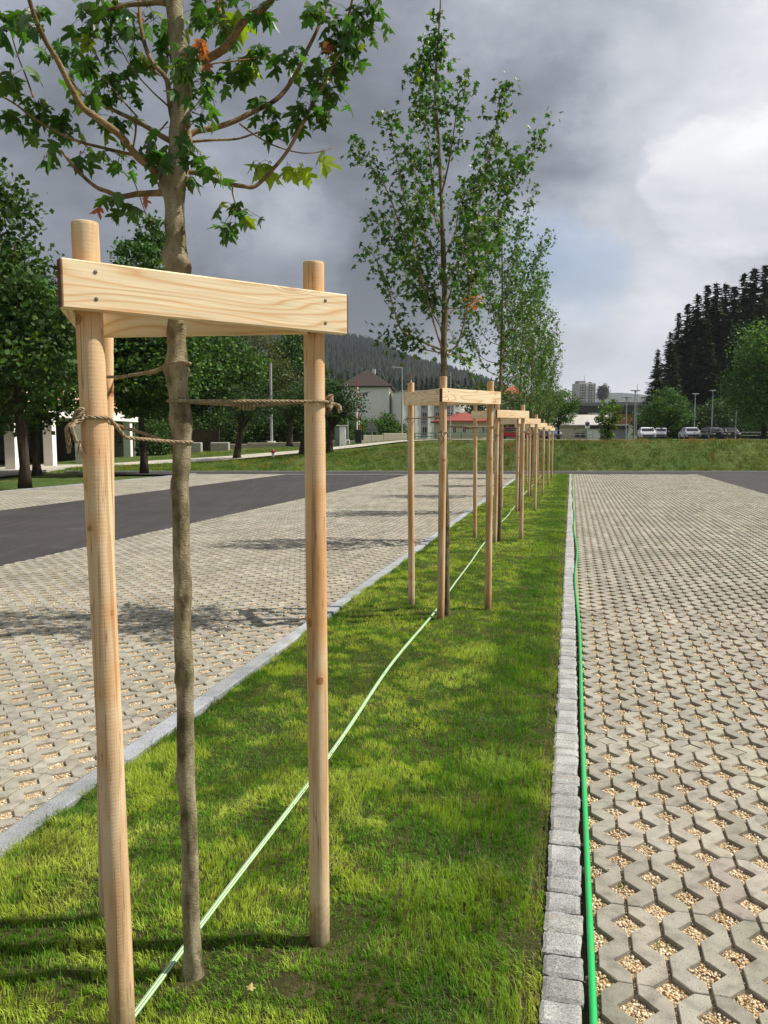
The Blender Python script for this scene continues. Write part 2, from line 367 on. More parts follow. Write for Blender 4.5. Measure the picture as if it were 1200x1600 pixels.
    c = m.mix(m.ramp(m.noise(m.coord('Object', (26, 26, 0.8), rand=True), 2.0, 2), [(0.60, 0.0), (0.66, 0.6)]), c, (0.36, 0.19, 0.08))
    cv = m.t.nodes.new('ShaderNodeCombineXYZ'); m.L(m.math('MULTIPLY', an, 70.0), cv.inputs[0]); m.L(m.math('MULTIPLY', so_[2], 1.4), cv.inputs[1]); m.L(m.math('MULTIPLY', oi.outputs['Random'], 31.0), cv.inputs[2])
    ck = m.noise(cv.outputs[0], 1.0, 2, 0.4); c = m.mix(m.ramp(ck, [(0.490, 0.0), (0.5, 0.8), (0.510, 0.0)]), c, (0.20, 0.11, 0.05))
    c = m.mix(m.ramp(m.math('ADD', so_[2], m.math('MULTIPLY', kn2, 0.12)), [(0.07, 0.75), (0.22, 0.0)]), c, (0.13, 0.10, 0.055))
    m.col(c).bump(m.math('ADD', m.math('MULTIPLY', rings, 0.18), m.noise(v, 40, 4)), 0.0009, 0.8); MAT['post'] = m.m
    MAT['postend'] = plain('post_end', (0.45, 0.30, 0.17), 0.8, 0.3, 30)
    # bark of the young maples
    m = Mt('maple_bark', 0.85, 0.2); v = m.coord('Object')
    c = m.ramp(m.noise(m.coord('Object', (1, 1, 0.45)), 22, 5, 0.62), [(0.34, (0.10, 0.08, 0.045)), (0.45, (0.25, 0.205, 0.125)), (0.56, (0.38, 0.325, 0.21)), (0.70, (0.50, 0.44, 0.31))])
    c = m.mix(m.ramp(m.noise(v, 7, 4), [(0.48, 0.0), (0.72, 0.55)]), c, (0.20, 0.20, 0.08))
    c = m.mix(m.ramp(m.noise(m.coord('Object', (1, 1, 3)), 9, 3), [(0.60, 0.0), (0.70, 0.45)]), c, (0.36, 0.31, 0.22))
    c = m.mix(m.ramp(m.noise(m.coord('Object', (1, 1, 2.2)), 75, 3, 0.6), [(0.30, 0.75), (0.40, 0.0)]), c, (0.07, 0.055, 0.03))
    c = m.mix(1.0, c, m.attr(), 'MULTIPLY')
    m.col(c).bump(m.math('ADD', m.noise(m.coord('Object', (1, 1, 0.6)), 60, 6, 0.7), m.noise(m.coord('Object', (1, 1, 2.5)), 110, 4, 0.7)), 0.006, 1.0); MAT['bark'] = m.m
    m = Mt('old_bark', 0.95, 0.1); v = m.coord('Object', (1, 1, 0.25)); n = m.noise(v, 9, 6, 0.65)
    m.col(m.ramp(n, [(0.3, (0.022, 0.017, 0.012)), (0.7, (0.09, 0.07, 0.05))])).bump(n, 0.03, 1.0); MAT['oldbark'] = m.m
    m = Mt('rope_fibre', 0.9, 0.1); v = m.coord('Object'); m.col(m.ramp(m.noise(v, 120, 4), [(0.3, (0.20, 0.145, 0.085)), (0.7, (0.44, 0.35, 0.23))])).bump(m.noise(v, 300, 3), 0.002); MAT['rope'] = m.m
    m = Mt('green_hose', 0.38, 0.5); v = m.coord('World'); m.col(m.mix(m.ramp(m.noise(v, 18, 5, 0.65), [(0.5, 0.0), (0.72, 0.6)]), (0.014, 0.42, 0.10), (0.10, 0.26, 0.11))); MAT['hose'] = m.m
    m = Mt('striped_hose', 0.5, 0.4); m.col(m.attr()); MAT['strap'] = m.m
    MAT['screw'] = plain('screw_steel', (0.16, 0.14, 0.11), 0.45, 0.2, 50, 0.5, 0.7)
    for k, c, r in (('white', (0.84, 0.81, 0.77), .8), ('offwhite', (0.60, 0.59, 0.55), .85), ('cream', (0.62, 0.54, 0.36), .85), ('peach', (0.62, 0.42, 0.28), .85), ('grey', (0.22, 0.22, 0.22), .8),
                    ('dark', (0.035, 0.035, 0.038), .7), ('conc', (0.34, 0.33, 0.30), .9), ('wall', (0.40, 0.36, 0.28), .9), ('darkconc', (0.05, 0.048, 0.045), .9), ('red', (0.38, 0.07, 0.06), .6),
                    ('orange', (0.50, 0.20, 0.10), .8), ('steel', (0.33, 0.34, 0.35), .5), ('green', (0.03, 0.10, 0.07), .6), ('skin', (0.5, 0.32, 0.22), .7), ('blue', (0.05, 0.08, 0.25), .6)):
        MAT[k] = plain(k + '_finish', c, r, 0.08, 2.0)
    def roof(nm, a, b):
        m = Mt(nm, 0.85, 0.2); v = m.coord('Object'); w = m.wave(v, 1.6, 0.6, 2, 1.0, 'Z')
        m.col(m.mix(m.ramp(w, [(0.0, 0.0), (0.25, 1.0)]), a, b)).bump(w, 0.03); return m.m
    MAT['roofbrown'] = roof('brown_tiles', (0.03, 0.023, 0.021), (0.062, 0.047, 0.042))
    MAT['roofred'] = roof('red_tiles', (0.14, 0.035, 0.03), (0.30, 0.075, 0.06))
    MAT['rooforange'] = roof('orange_tiles', (0.3, 0.09, 0.05), (0.50, 0.16, 0.08))
    MAT['roofgrey'] = plain('sheet_roof', (0.42, 0.40, 0.36), 0.6, 0.12, 0.6)
    m = Mt('window_glass', 0.12, 0.5); m.col((0.02, 0.024, 0.03)); MAT['glass'] = m.m
    for k, c in (('carwhite', (0.72, 0.73, 0.74)), ('carsilver', (0.42, 0.44, 0.46)), ('carblack', (0.02, 0.022, 0.028)), ('carred', (0.45, 0.02, 0.03)), ('carblue', (0.03, 0.06, 0.2)), ('cargrey', (0.18, 0.2, 0.23))):
        m = Mt(k, 0.3, 0.5); m.col(c); m.b.inputs['Coat Weight'].default_value = 0.6; MAT[k] = m.m
    m = Mt('tyre', 0.9, 0.2); m.col((0.02, 0.02, 0.02)); MAT['tyre'] = m.m
build_mats()

# ------------------------------------------------------------------ terrain
def crest(x): return np.interp(x, [-16, -9, -3.2, 1.3, 4, 13, 60], [0.0, 0.22, 0.70, 1.13, 1.30, 1.40, 1.42])
def back(x): return np.interp(x, [-24, -16, -12, -5.5, 1.1, 6], [0.05, 0.28, 0.5, 0.80, 1.34, 1.42])
def hill_h(x, y):
    r = np.hypot(x, y); az = np.degrees(np.arctan2(x, y))
    top = np.interp(az, [-60, -30, -10, -4.5, -1.2, 0, 1.9, 3.7, 5.6, 8, 10, 12, 20, 35, 70], [185, 190, 176, 172, 163, 152, 132, 122, 110, 88, 60, 22, 8, 8, 8])
    h = top * smooth(420, 1500, r) * (0.93 + 0.14 * fbm(x, y, 0.004, 3, 5))
    return h - np.clip(r - 1560, 0, 600) * 0.12
def ground_z(x, y):
    x = np.asarray(x, float); y = np.asarray(y, float)
    a = smooth(36.95, 39.6, y); c = crest(x)
    b = smooth(40.5, 50, y)
    z = a * (c * (1 - b) + back(x) * b)
    rise = smooth(52, 64, y) * smooth(-2, -10, x) * 0.6 * smooth(-17, -13, x)
    z = z + rise
    return z + hill_h(x, y) * (y > 200)
def build_terrain():
    xs = np.concatenate([-np.geomspace(60, 3200, 60)[::-1], np.arange(-58, 59, 1.0), np.geomspace(60, 3200, 60)])
    ys = np.concatenate([[-300, -100, -30, -5], np.arange(0, 36, 2.0), np.arange(36, 66, 0.5), np.geomspace(66, 3400, 110)])
    X, Y = np.meshgrid(xs, ys); Z = ground_z(X, Y)
    near = (Y < 66) & (Y > 37.5); Z = Z + near * (fbm(X, Y, 1.3, 3, 2) - 0.5) * 0.24 * smooth(37.5, 38.5, Y)
    Z = Z - 0.09 * (1 - smooth(36.9, 37.1, Y))
    V = np.stack([X, Y, Z], -1).reshape(-1, 3); ny, nx = X.shape
    i, j = np.meshgrid(np.arange(ny - 1), np.arange(nx - 1), indexing='ij'); k = (i * nx + j).ravel()
    g = Geo(); g.add(V, np.stack([k, k + 1, k + nx + 1, k + nx], -1))
    tag(g.build('ground', MAT['ground'], smooth_=True), kind='structure')
build_terrain()

END = 34.2            # the parking bays stop on this line, the cross road runs beyond it
def strip_y_end(X): return (END + X * sy_) / cy
def sheet(name, poly, z, mat, thick=0.0):
    g = Geo(); n = len(poly); V = [(p[0], p[1], z) for p in poly]
    g.add(V, T=[(0, i, i + 1) for i in range(1, n - 1)])
    return tag(g.build(name, mat), kind='structure')
def SP(X, Y): p = S2W(X, Y); return (p.x, p.y)
def SE(X): return SP(X, strip_y_end(X))
# drive lane between the left bays, and the lane right of the right bay, both joining the cross road
sheet('drive_lane', [SP(-12.0, -12), SP(-6.75, -12), SE(-6.75), SE(-12.0)], -0.004, MAT['asphalt'])
sheet('side_lane', [SP(5.3, -12), SP(14, -12), SE(14), SE(5.3)], -0.004, MAT['asphalt'])
sheet('cross_road', [(-13.5, END), (60, END), (60, 36.95), (-13.5, 36.95)], -0.004, MAT['asphalt'])

# ------------------------------------------------------------------ grid pavers
PX, PY = 0.1026, 0.1965
def pavers(name, X0, ncol, Y0, Y1, clip0=None, clip1=None, plain_rows=()):
    """zigzag concrete strips between columns of diamond shaped openings, broken into blocks by fine joints"""
    g = Geo(); s = 0.0058; w = 0.0555; h = 0.0535; jt = 0.0018; bv = 0.0022
    TV, TQ = None, None
    # one period of a strip: (left x, left y), (right x, right y)
    Ls = [(w, jt), (s, h), (s, PY / 2), (s, PY - h), (w, PY - 0)]
    Rs = [(PX - s, 0 + jt), (PX - s, PY / 2 - h), (PX - w, PY / 2), (PX - s, PY / 2 + h), (PX - s, PY - 0)]
    depth = 0.05
    for c in range(ncol):
        odd = c % 2
        xL = X0 + c * PX
        L_, R_ = (Ls, Rs)
        if odd:      # mirror: the left column is the shifted one
            L_ = [(s, jt), (s, PY / 2 - h), (w, PY / 2), (s, PY / 2 + h), (s, PY)]
            R_ = [(PX - w, jt), (PX - s, h), (PX - s, PY / 2), (PX - s, PY - h), (PX - w, PY)]
        # two periods per block
        Lb = L_ + [(x, y + PY) for x, y in L_[1:]]; Rb = R_ + [(x, y + PY) for x, y in R_[1:]]
        Lb[4] = (L_[4][0], PY); Rb[4] = (R_[4][0], PY)
        Lb[-1] = (Lb[-1][0], 2 * PY - jt); Rb[-1] = (Rb[-1][0], 2 * PY - jt)
        m = len(Lb); P = np.array(Lb + Rb)
        ins = P.copy(); ins[:m, 0] += bv; ins[m:, 0] -= bv; ins[[0, m], 1] += bv; ins[[m - 1, 2 * m - 1], 1] -= bv
        top = np.c_[ins, np.zeros(2 * m)]; mid = np.c_[P, np.full(2 * m, -bv)]; bot = np.c_[P, np.full(2 * m, -depth)]
        V = np.concatenate([top, mid, bot]); Q = []
        for i in range(m - 1): Q.append((i, m + i, m + i + 1, i + 1))
        loop = list(range(m)) + list(range(2 * m - 1, m - 1, -1)); K = 2 * m
        for a in range(len(loop)):
            p, q = loop[a], loop[(a + 1) % len(loop)]
            Q.append((p, q, q + K, p + K)); Q.append((p + K, q + K, q + 2 * K, p + 2 * K))
        Q = np.array(Q)
        ysh = (c // 2) % 2 * 0.0
        y = np.arange(Y0, Y1, 2 * PY) + ysh
        pos = np.stack([np.full(len(y), xL), y, rng.normal(0, 0.0008, len(y))], -1)
        keep = np.ones(len(y), bool)
        ye = strip_y_end(xL)
        keep &= (y + 2 * PY < ye + 0.1)
        if clip0 is not None: keep &= y > clip0
        pos = pos[keep]; k = len(pos)
        if not k: continue
        mats = np.tile(np.eye(3), (k, 1, 1)); mats[:, 2, 0] = rng.normal(0, 0.004, k); mats[:, 2, 1] = rng.normal(0, 0.002, k)
        col = np.clip(rng.normal(1.0, 0.085, (k, 1)), .72, 1.25) * np.array([[1, 1, 1]]) * (1 + rng.normal(0, .012, (k, 3)))
        g.inst(V, None, pos, mats, col, TQ=Q)
    # solid diamonds marking the bays
    for Yr in plain_rows:
        for c in range(1, ncol, 2):
            cx_ = X0 + c * PX; k = round((Yr - Y0) / PY); cyy = Y0 + (k + 0.5) * PY
            if cyy > strip_y_end(cx_) - .2: continue
            a, b = w - 0.006, h - 0.006
            V = [(cx_ - a, cyy, -.001), (cx_, cyy - b, -.001), (cx_ + a, cyy, -.001), (cx_, cyy + b, -.001)]
            V += [(x, y_, -.05) for x, y_, _ in V]
            V = np.array(V); V[:, 2] += rng.normal(0, .001)
            g.add(V, [(0, 1, 2, 3), (0, 4, 5, 1), (1, 5, 6, 2), (2, 6, 7, 3), (3, 7, 4, 0)], None, (1.12, 1.1, 1.06))
    for i in range(len(g.V)): g.V[i] = S2Wn(g.V[i])
    return tag(g.build(name, MAT['paver']), kind='structure')
RX0 = 0.107; LX0 = -2.151 - 45 * PX
YB = 2.6155 - PY * 12
RROWS = [3.93 + 2.55 * k for k in range(12)]
pavers('parking_pavement', RX0, 51, YB, 37.5, plain_rows=RROWS)
pavers('parking_pavement', LX0, 45, YB + .06, 37.5, clip0=0.5, plain_rows=[3.75 + 2.55 * k for k in range(12)])
pavers('parking_pavement', -16.0, 39, YB, 37.5, clip0=10)
sheet('gravel_bed', [SP(0.06, -3), SP(5.35, -3), SE(5.35), SE(0.06)], -0.017, MAT['gravel'])
sheet('gravel_bed', [SP(-6.80, -3), SP(-2.14, -3), SE(-2.14), SE(-6.80)], -0.012, MAT['gravel'])
sheet('gravel_bed', [SP(-16.1, -3), SP(-11.95, -3), SE(-11.95), SE(-16.1)], -0.012, MAT['gravel'])

# pebbles in the nearer openings
def pebbles():
    t = (1 + 5 ** .5) / 2
    TV = np.array([(-1, t, 0), (1, t, 0), (-1, -t, 0), (1, -t, 0), (0, -1, t), (0, 1, t), (0, -1, -t), (0, 1, -t), (t, 0, -1), (t, 0, 1), (-t, 0, -1), (-t, 0, 1)], float); TV /= np.linalg.norm(TV[0])
    TT = np.array([(0,11,5),(0,5,1),(0,1,7),(0,7,10),(0,10,11),(1,5,9),(5,11,4),(11,10,2),(10,7,6),(7,1,8),(3,9,4),(3,4,2),(3,2,6),(3,6,8),(3,8,9),(4,9,5),(2,4,11),(6,2,10),(8,6,7),(9,8,1)])
    pal = np.array([(0.60, 0.44, 0.23), (0.70, 0.55, 0.32), (0.52, 0.36, 0.18), (0.74, 0.64, 0.46), (0.58, 0.38, 0.24), (0.48, 0.40, 0.30), (0.78, 0.70, 0.55)])
    g = Geo(); A = []
    def region(X0, ncol, Y0, ymax, xmax, rows=()):
        for c in range(0, ncol + 1):
            cx_ = X0 + c * PX
            if not (xmax[0] < cx_ < xmax[1]): continue
            off = 0 if c % 2 == 0 else PY / 2
            for k in range(0, int((ymax - Y0) / PY)):
                yy = Y0 + k * PY + off; w_ = S2W(cx_, yy)
                if w_.y < 1.5 or abs(w_.x) > w_.y * 0.56 + 0.25: continue
                d = w_.y
                n = 75 if d < 3.2 else (48 if d < 4.6 else 24); r0 = 0.0042 if d < 3.2 else (0.005 if d < 4.6 else .0065)
                if c % 2 and any(abs(yy - (Y0 + (round((Yr - Y0) / PY) + .5) * PY)) < .02 for Yr in rows): n = 4
                q = rng.uniform(-1, 1, (n * 2, 2)); q = q[np.abs(q).sum(1) < 1.0][:n]
                m = len(q); lvl = rng.uniform(-.015, -.006)
                p = np.stack([cx_ + q[:, 0] * 0.054, yy + q[:, 1] * 0.050, lvl + rng.uniform(-.006, .003, m) - .004 * np.abs(q).sum(1)], -1)
                A.append(np.c_[p, r0 * rng.uniform(.7, 1.5, m)])
                m2 = max(2, n // 9)      # in the slit
                A.append(np.c_[cx_ + rng.normal(0, .0015, m2), yy + PY / 2 + rng.uniform(-.045, .045, m2), rng.uniform(-.020, -.012, m2), np.full(m2, .004)])
    region(RX0, 51, YB, 7.6, (0, 6), RROWS)
    region(LX0, 45, YB + .06, 7.0, (-7, -2))
    # stray stones along both kerbs and on the blocks
    k = 420; A.append(np.c_[rng.normal(-2.165, .012, k), rng.uniform(1.5, 8, k), np.full(k, .002), rng.uniform(.003, .006, k)])
    k = 60; A.append(np.c_[rng.normal(0.095, .008, k), rng.uniform(1.5, 5, k), np.full(k, -.010), rng.uniform(.003, .005, k)])
    k = 40; A.append(np.c_[rng.uniform(0.1, 2.5, k), rng.uniform(1.8, 5, k), np.full(k, .002), rng.uniform(.002, .004, k)])
    A = np.concatenate(A); n = len(A)
    ang = rng.uniform(0, 6.28, n); e = rng.uniform(.6, 1.25, (n, 3)) * A[:, 3:4]; e[:, 2] *= .75
    M = np.zeros((n, 3, 3)); M[:, 0, 0] = np.cos(ang) * e[:, 0]; M[:, 0, 1] = -np.sin(ang) * e[:, 1]; M[:, 1, 0] = np.sin(ang) * e[:, 0]; M[:, 1, 1] = np.cos(ang) * e[:, 1]; M[:, 2, 2] = e[:, 2]
    M[:, 2, 0] = rng.normal(0, .3, n) * e[:, 0]
    col = pal[rng.integers(0, len(pal), n)] * rng.uniform(.75, 1.12, (n, 1))
    g.inst(TV, TT, S2Wn(A[:, :3]), M, col)
    print('pebbles', n)
    tag(g.build('gravel', MAT['pebble'], smooth_=True), kind='stuff', label='pale yellow gravel filling the openings of the grid pavers', cat='gravel')
pebbles()
def weeds():
    g = Geo()
    for X0, ncol, lo, hi in ((RX0, 24, 1.8, 9), (LX0, 45, 2.4, 9)):
        for _ in range(34):
            c = rng.integers(1, ncol); k = rng.integers(int((lo - YB) / PY), int((hi - YB) / PY)); cx_ = X0 + c * PX + rng.normal(0, .015); yy = YB + k * PY + (PY / 2 if c % 2 else 0) + (.06 if X0 < 0 else 0) + rng.normal(0, .012)
            n = rng.integers(5, 26); X = cx_ + rng.normal(0, .008, n); Y = yy + rng.normal(0, .008, n); col = np.array([.09, .17, .03]) * rng.uniform(.6, 1.4, (n, 1))
            V, Q, T, K = make_blades(X, Y, np.full(n, -.012), rng.uniform(.012, .032, n), np.full(n, .003), np.clip(rng.normal(.6, .2, n), .1, .95), rng.uniform(0, 6.28, n), col); g.add(V, Q, T, K)
    tag(g.build('pavement_weeds', MAT['grass']), kind='stuff', label='small green weeds sprouting in a few paver openings', cat='weeds')
# ------------------------------------------------------------------ kerbs
def kerb_stones(name, Xa, Xb, y0, lmin, lmax, mat, top, rough, end_off=0.0):
    g = Geo(); y = y0; yend = strip_y_end((Xa + Xb) / 2) - .05 + end_off
    while y < yend:
        L = random.uniform(lmin, lmax); gap = 0.004; nx_, ny_ = 7, 7
        if L > .5: ny_ = 22
        u = np.linspace(-1, 1, nx_); v = np.linspace(-1, 1, ny_)
        U, Vv = np.meshgrid(u, v)
        wx = (Xb - Xa) / 2 * random.uniform(.94, 1.03) if rough > .003 else (Xb - Xa) / 2
        sgn = lambda a: np.sign(a) * np.abs(a) ** 0.62
        cx_ = (Xa + Xb) / 2 + random.uniform(-1, 1) * rough * .7; cyy = y + L / 2; sd = random.randint(0, 9999)
        hx, hy = wx, L / 2 - gap / 2
        corner = (np.abs(U) ** 6) * (np.abs(Vv) ** 6)
        X = cx_ + sgn(U) * hx * (1 - .05 * corner) + (vnoise(Vv * 2 + sd, U, 1, 1) - .5) * rough * 1.6 * np.abs(U) ** 3
        Y = cyy + sgn(Vv) * hy * (1 - .05 * corner) + (vnoise(U * 2 + sd, Vv, 1, 2) - .5) * rough * 1.6 * np.abs(Vv) ** 3
        edge = np.maximum(np.abs(U), np.abs(Vv) if L < .5 else np.abs(Vv) ** 8)
        Z = top + random.uniform(-1, 1) * rough * .5 + (vnoise(U * 1.6 + sd, Vv * (1.6 if L < .5 else 8), 1, 4) - .5) * rough * 1.5 - (edge ** 8) * (.008 if rough > .003 else .004)
        P = np.stack([X, Y, Z], -1).reshape(-1, 3)
        k = (np.arange(ny_ - 1)[:, None] * nx_ + np.arange(nx_ - 1)[None]).ravel()
        Q = [tuple(q) for q in np.stack([k, k + 1, k + nx_ + 1, k + nx_], -1)]
        bl = [j for j in range(nx_)] + [i * nx_ + nx_ - 1 for i in range(1, ny_)] + [(ny_ - 1) * nx_ + j for j in range(nx_ - 2, -1, -1)] + [i * nx_ for i in range(ny_ - 2, 0, -1)]
        base = len(P); low = P[bl].copy(); low[:, 2] = -.10
        for a in range(len(bl)): b = (a + 1) % len(bl); Q.append((bl[b], bl[a], base + a, base + b))
        c = random.uniform(.84, 1.14)
        g.add(S2Wn(np.concatenate([P, low])), Q, None, (c, c, c * random.uniform(.97, 1.03)))
        y += L
    tag(g.build(name, mat, smooth_=False), kind='structure')
kerb_stones('granite_kerb', -0.052, 0.066, 0.6, 0.088, 0.13, MAT['granite'], 0.010, .0045)
kerb_stones('granite_kerb', -2.145, -2.035, 0.3, 0.95, 1.05, MAT['granite_kerb'], 0.012, .0015)
kerb_stones('granite_kerb', -16.22, -16.12, 6, 0.95, 1.05, MAT['granite_kerb'], 0.02, .002)
g = Geo(); g.add(S2Wn([(-.07, .3, -.012), (.085, .3, -.012), (.085, strip_y_end(.085), -.012), (-.07, strip_y_end(-.07), -.012)]), [(0, 1, 2, 3)])
tag(g.build('mortar_bed', MAT['soil']), kind='structure')
# flush stone edging along the cross road
g = Geo()
x = -9.0
while x < 7.2:
    L = .9; g.box((x + L / 2, END + .0, -.04), (L - .008, .10, .086), bev=.006, col=(random.uniform(.9, 1.1),) * 3); x += L
tag(g.build('granite_kerb', MAT['granite_kerb']), kind='structure')
g = Geo(); x = -15
while x < 40:
    g.box((x + .5, 37.0, -.02), (.99, .14, .09), bev=.01, col=(random.uniform(.85, 1.0),) * 3); x += 1.0
tag(g.build('granite_kerb', MAT['granite_kerb']), kind='structure')

# ------------------------------------------------------------------ planting strip
def strip_z(X, Y):
    X = np.asarray(X); Y = np.asarray(Y)
    e = np.minimum(X + 2.035, -0.052 - X)
    return (-0.012 + 0.022 * smooth(0, .18, e)) + (fbm(X, Y, 2.2, 3, 11) - .5) * .035 + (fbm(X, Y, 6, 2, 21) - .5) * .034
def build_strip():
    xs = np.linspace(-2.036, -0.05, 70); ys = np.concatenate([np.arange(.3, 8, .03), np.arange(8, 35.4, .12)])
    X, Y = np.meshgrid(xs, ys); Yc = np.minimum(Y, strip_y_end(X) - .06); Z = strip_z(X, Yc)
    V = S2Wn(np.stack([X, Yc, Z], -1).reshape(-1, 3)); ny, nx = X.shape
    k = (np.arange(ny - 1)[:, None] * nx + np.arange(nx - 1)[None]).ravel()
    g = Geo(); g.add(V, np.stack([k, k + 1, k + nx + 1, k + nx], -1)); tag(g.build('soil', MAT['soil'], smooth_=True), kind='structure')
build_strip()

GY = [1.711, 6.54, 11.58, 16.49, 21.40, 26.15, 31.05]        # front post of each guard along the strip
GX = [-1.106, -1.056, -1.068, -1.08, -1.087, -1.07, -1.07]
TREES = [(-1.032, 1.959)] + [(-1.03, GY[1] + .20)] + [(GX[i] + .03, GY[i] + .27) for i in range(2, 7)]
def bare(X, Y):
    b = np.zeros_like(X)
    for (cx_, cy_, r) in [(TREES[0][0] + .02, TREES[0][1] - .02, .05), (-.76, 1.99, .06), (-.72, 2.17, .03)] + [(t[0], t[1], .09) for t in TREES[1:]]:
        b = np.maximum(b, 1 - smooth(r * .5, r * 1.4, np.hypot(X - cx_, (Y - cy_)) + (vnoise(X, Y, 25, 3) - .5) * .05))
    b = np.maximum(b, smooth(.70, .80, fbm(X, Y, 3.4, 3, 31)) * .7)
    b = np.maximum(b, smooth(.12, .03, -X - .05) * smooth(.40, .6, fbm(X * .4, Y, 5, 2, 41)) * .4)
    return b * .93
def make_blades(X, Y, Z, L, W, lean, az, col, world=False, curl=.5):
    n = len(X); dx = np.cos(az) * lean * L; dy = np.sin(az) * lean * L; hz = L * np.sqrt(np.clip(1 - lean ** 2, .05, 1))
    wa = rng.uniform(0, 6.28, n); wx = np.cos(wa) * W / 2; wy = np.sin(wa) * W / 2
    B = np.stack([X, Y, Z - .003], -1); M = B + np.stack([dx * .35, dy * .35, hz * .6], -1); T_ = B + np.stack([dx, dy, hz * (1 - curl * lean * .4)], -1)
    w = np.stack([wx, wy, np.zeros(n)], -1)
    V = np.stack([B - w, B + w, M + w * .8, M - w * .8, T_], 1)
    if not world: V = S2Wn(V)
    o = (np.arange(n) * 5)[:, None]
    return V.reshape(-1, 3), np.array([[0, 1, 2, 3]]) + o, np.array([[3, 2, 4]]) + o, np.repeat(col, 5, axis=0)
def build_grass():
    g = Geo(); tot = 0
    for (y0, y1, dens, W, Lm) in ((1.2, 1.45, 9000, .0028, .036), (1.45, 3.6, 31000, .0024, .036), (3.6, 6.0, 17000, .0030, .036), (6.0, 10, 8000, .0042, .036), (10, 18, 3600, .0065, .034), (18, 35.2, 1500, .011, .032)):
        n = int((y1 - y0) * 1.99 * dens)
        X = rng.uniform(-2.045, -.040, n); Y = rng.uniform(y0, y1, n)
        # gather part of the blades into tufts
        cell = .045; tx = (np.floor(X / cell) + vnoise(np.floor(X / cell), np.floor(Y / cell), 1.37, 5)) * cell; ty = (np.floor(Y / cell) + vnoise(np.floor(X / cell), np.floor(Y / cell), 1.71, 6)) * cell
        k = rng.uniform(0, .6, n) * (rng.random(n) < .7); X = np.clip(X * (1 - k) + tx * k, -2.045, -.04); Y = Y * (1 - k) + ty * k
        keep = (rng.random(n) > bare(X, Y)) & (Y < strip_y_end(X) - .07); X, Y = X[keep], Y[keep]; n = len(X); tot += n
        big = fbm(X, Y, .9, 3, 51); med = fbm(X, Y, 3.5, 3, 61); sm = fbm(X, Y, 12, 2, 71)
        side = smooth(-.75, -.35, X) * smooth(-.04, -.16, X)           # greener, longer band on the right
        edgeL = smooth(-1.75, -1.95, X)
        L = Lm * (.35 + .50 * med + .55 * sm) * .82 * rng.uniform(.55, 1.35, n) * (1 + .35 * side + .3 * edgeL)
        L *= 1 + (rng.random(n) < .03) * rng.uniform(.3, .9, n)
        az = 6.28 * 1.6 * fbm(X, Y, 2.0, 2, 81) + 5 * fbm(X, Y, 9, 2, 91) + rng.normal(0, 1.1, n); lean = np.clip(.28 + .75 * (fbm(X, Y, 4, 2, 101) - .3) + rng.normal(0, .18, n), .03, .93)
        deep = np.array([.080, .205, .014]); fresh = np.array([.225, .42, .03]); yel = np.array([.50, .58, .09]); dry = np.array([.36, .30, .14]); rust = np.array([.16, .13, .035])
        f = np.clip(.5 + 1.6 * (med - .5) + .9 * (big - .5) - .55 * side - .35 * edgeL + rng.normal(0, .16, n), 0, 1)[:, None]
        col = deep * (1 - f) + fresh * f
        q = smooth(.44, .62, sm * .5 + med * .5)[:, None] * .8 * (1 - .7 * side[:, None]); col = col * (1 - q) + yel * q
        q = smooth(.60, .72, fbm(X, Y, 5, 3, 111))[:, None] * .25; col = col * (1 - q) + rust * q
        q = smooth(.40, .28, sm * .6 + fbm(X, Y, 22, 2, 77) * .4)[:, None] * .6; col = col * (1 - q) + deep * .45 * q  # shade of the hollows between clumps, painted into the blade colour
        q = ((rng.random(n) < .05) | ((X > -.11) & (rng.random(n) < .35)))[:, None] * .8; col = col * (1 - q) + dry * q
        col *= rng.uniform(.75, 1.25, (n, 1))
        V, Q, T, K = make_blades(X, Y, strip_z(X, Y), L, W * rng.uniform(.7, 1.3, n), lean, az, col); g.add(V, Q, T, K)
    print('blades', tot)
    tag(g.build('lawn_grass', MAT['grass']), kind='stuff', label='short bright green lawn growing along the planting strip', cat='grass')
build_grass()
weeds()
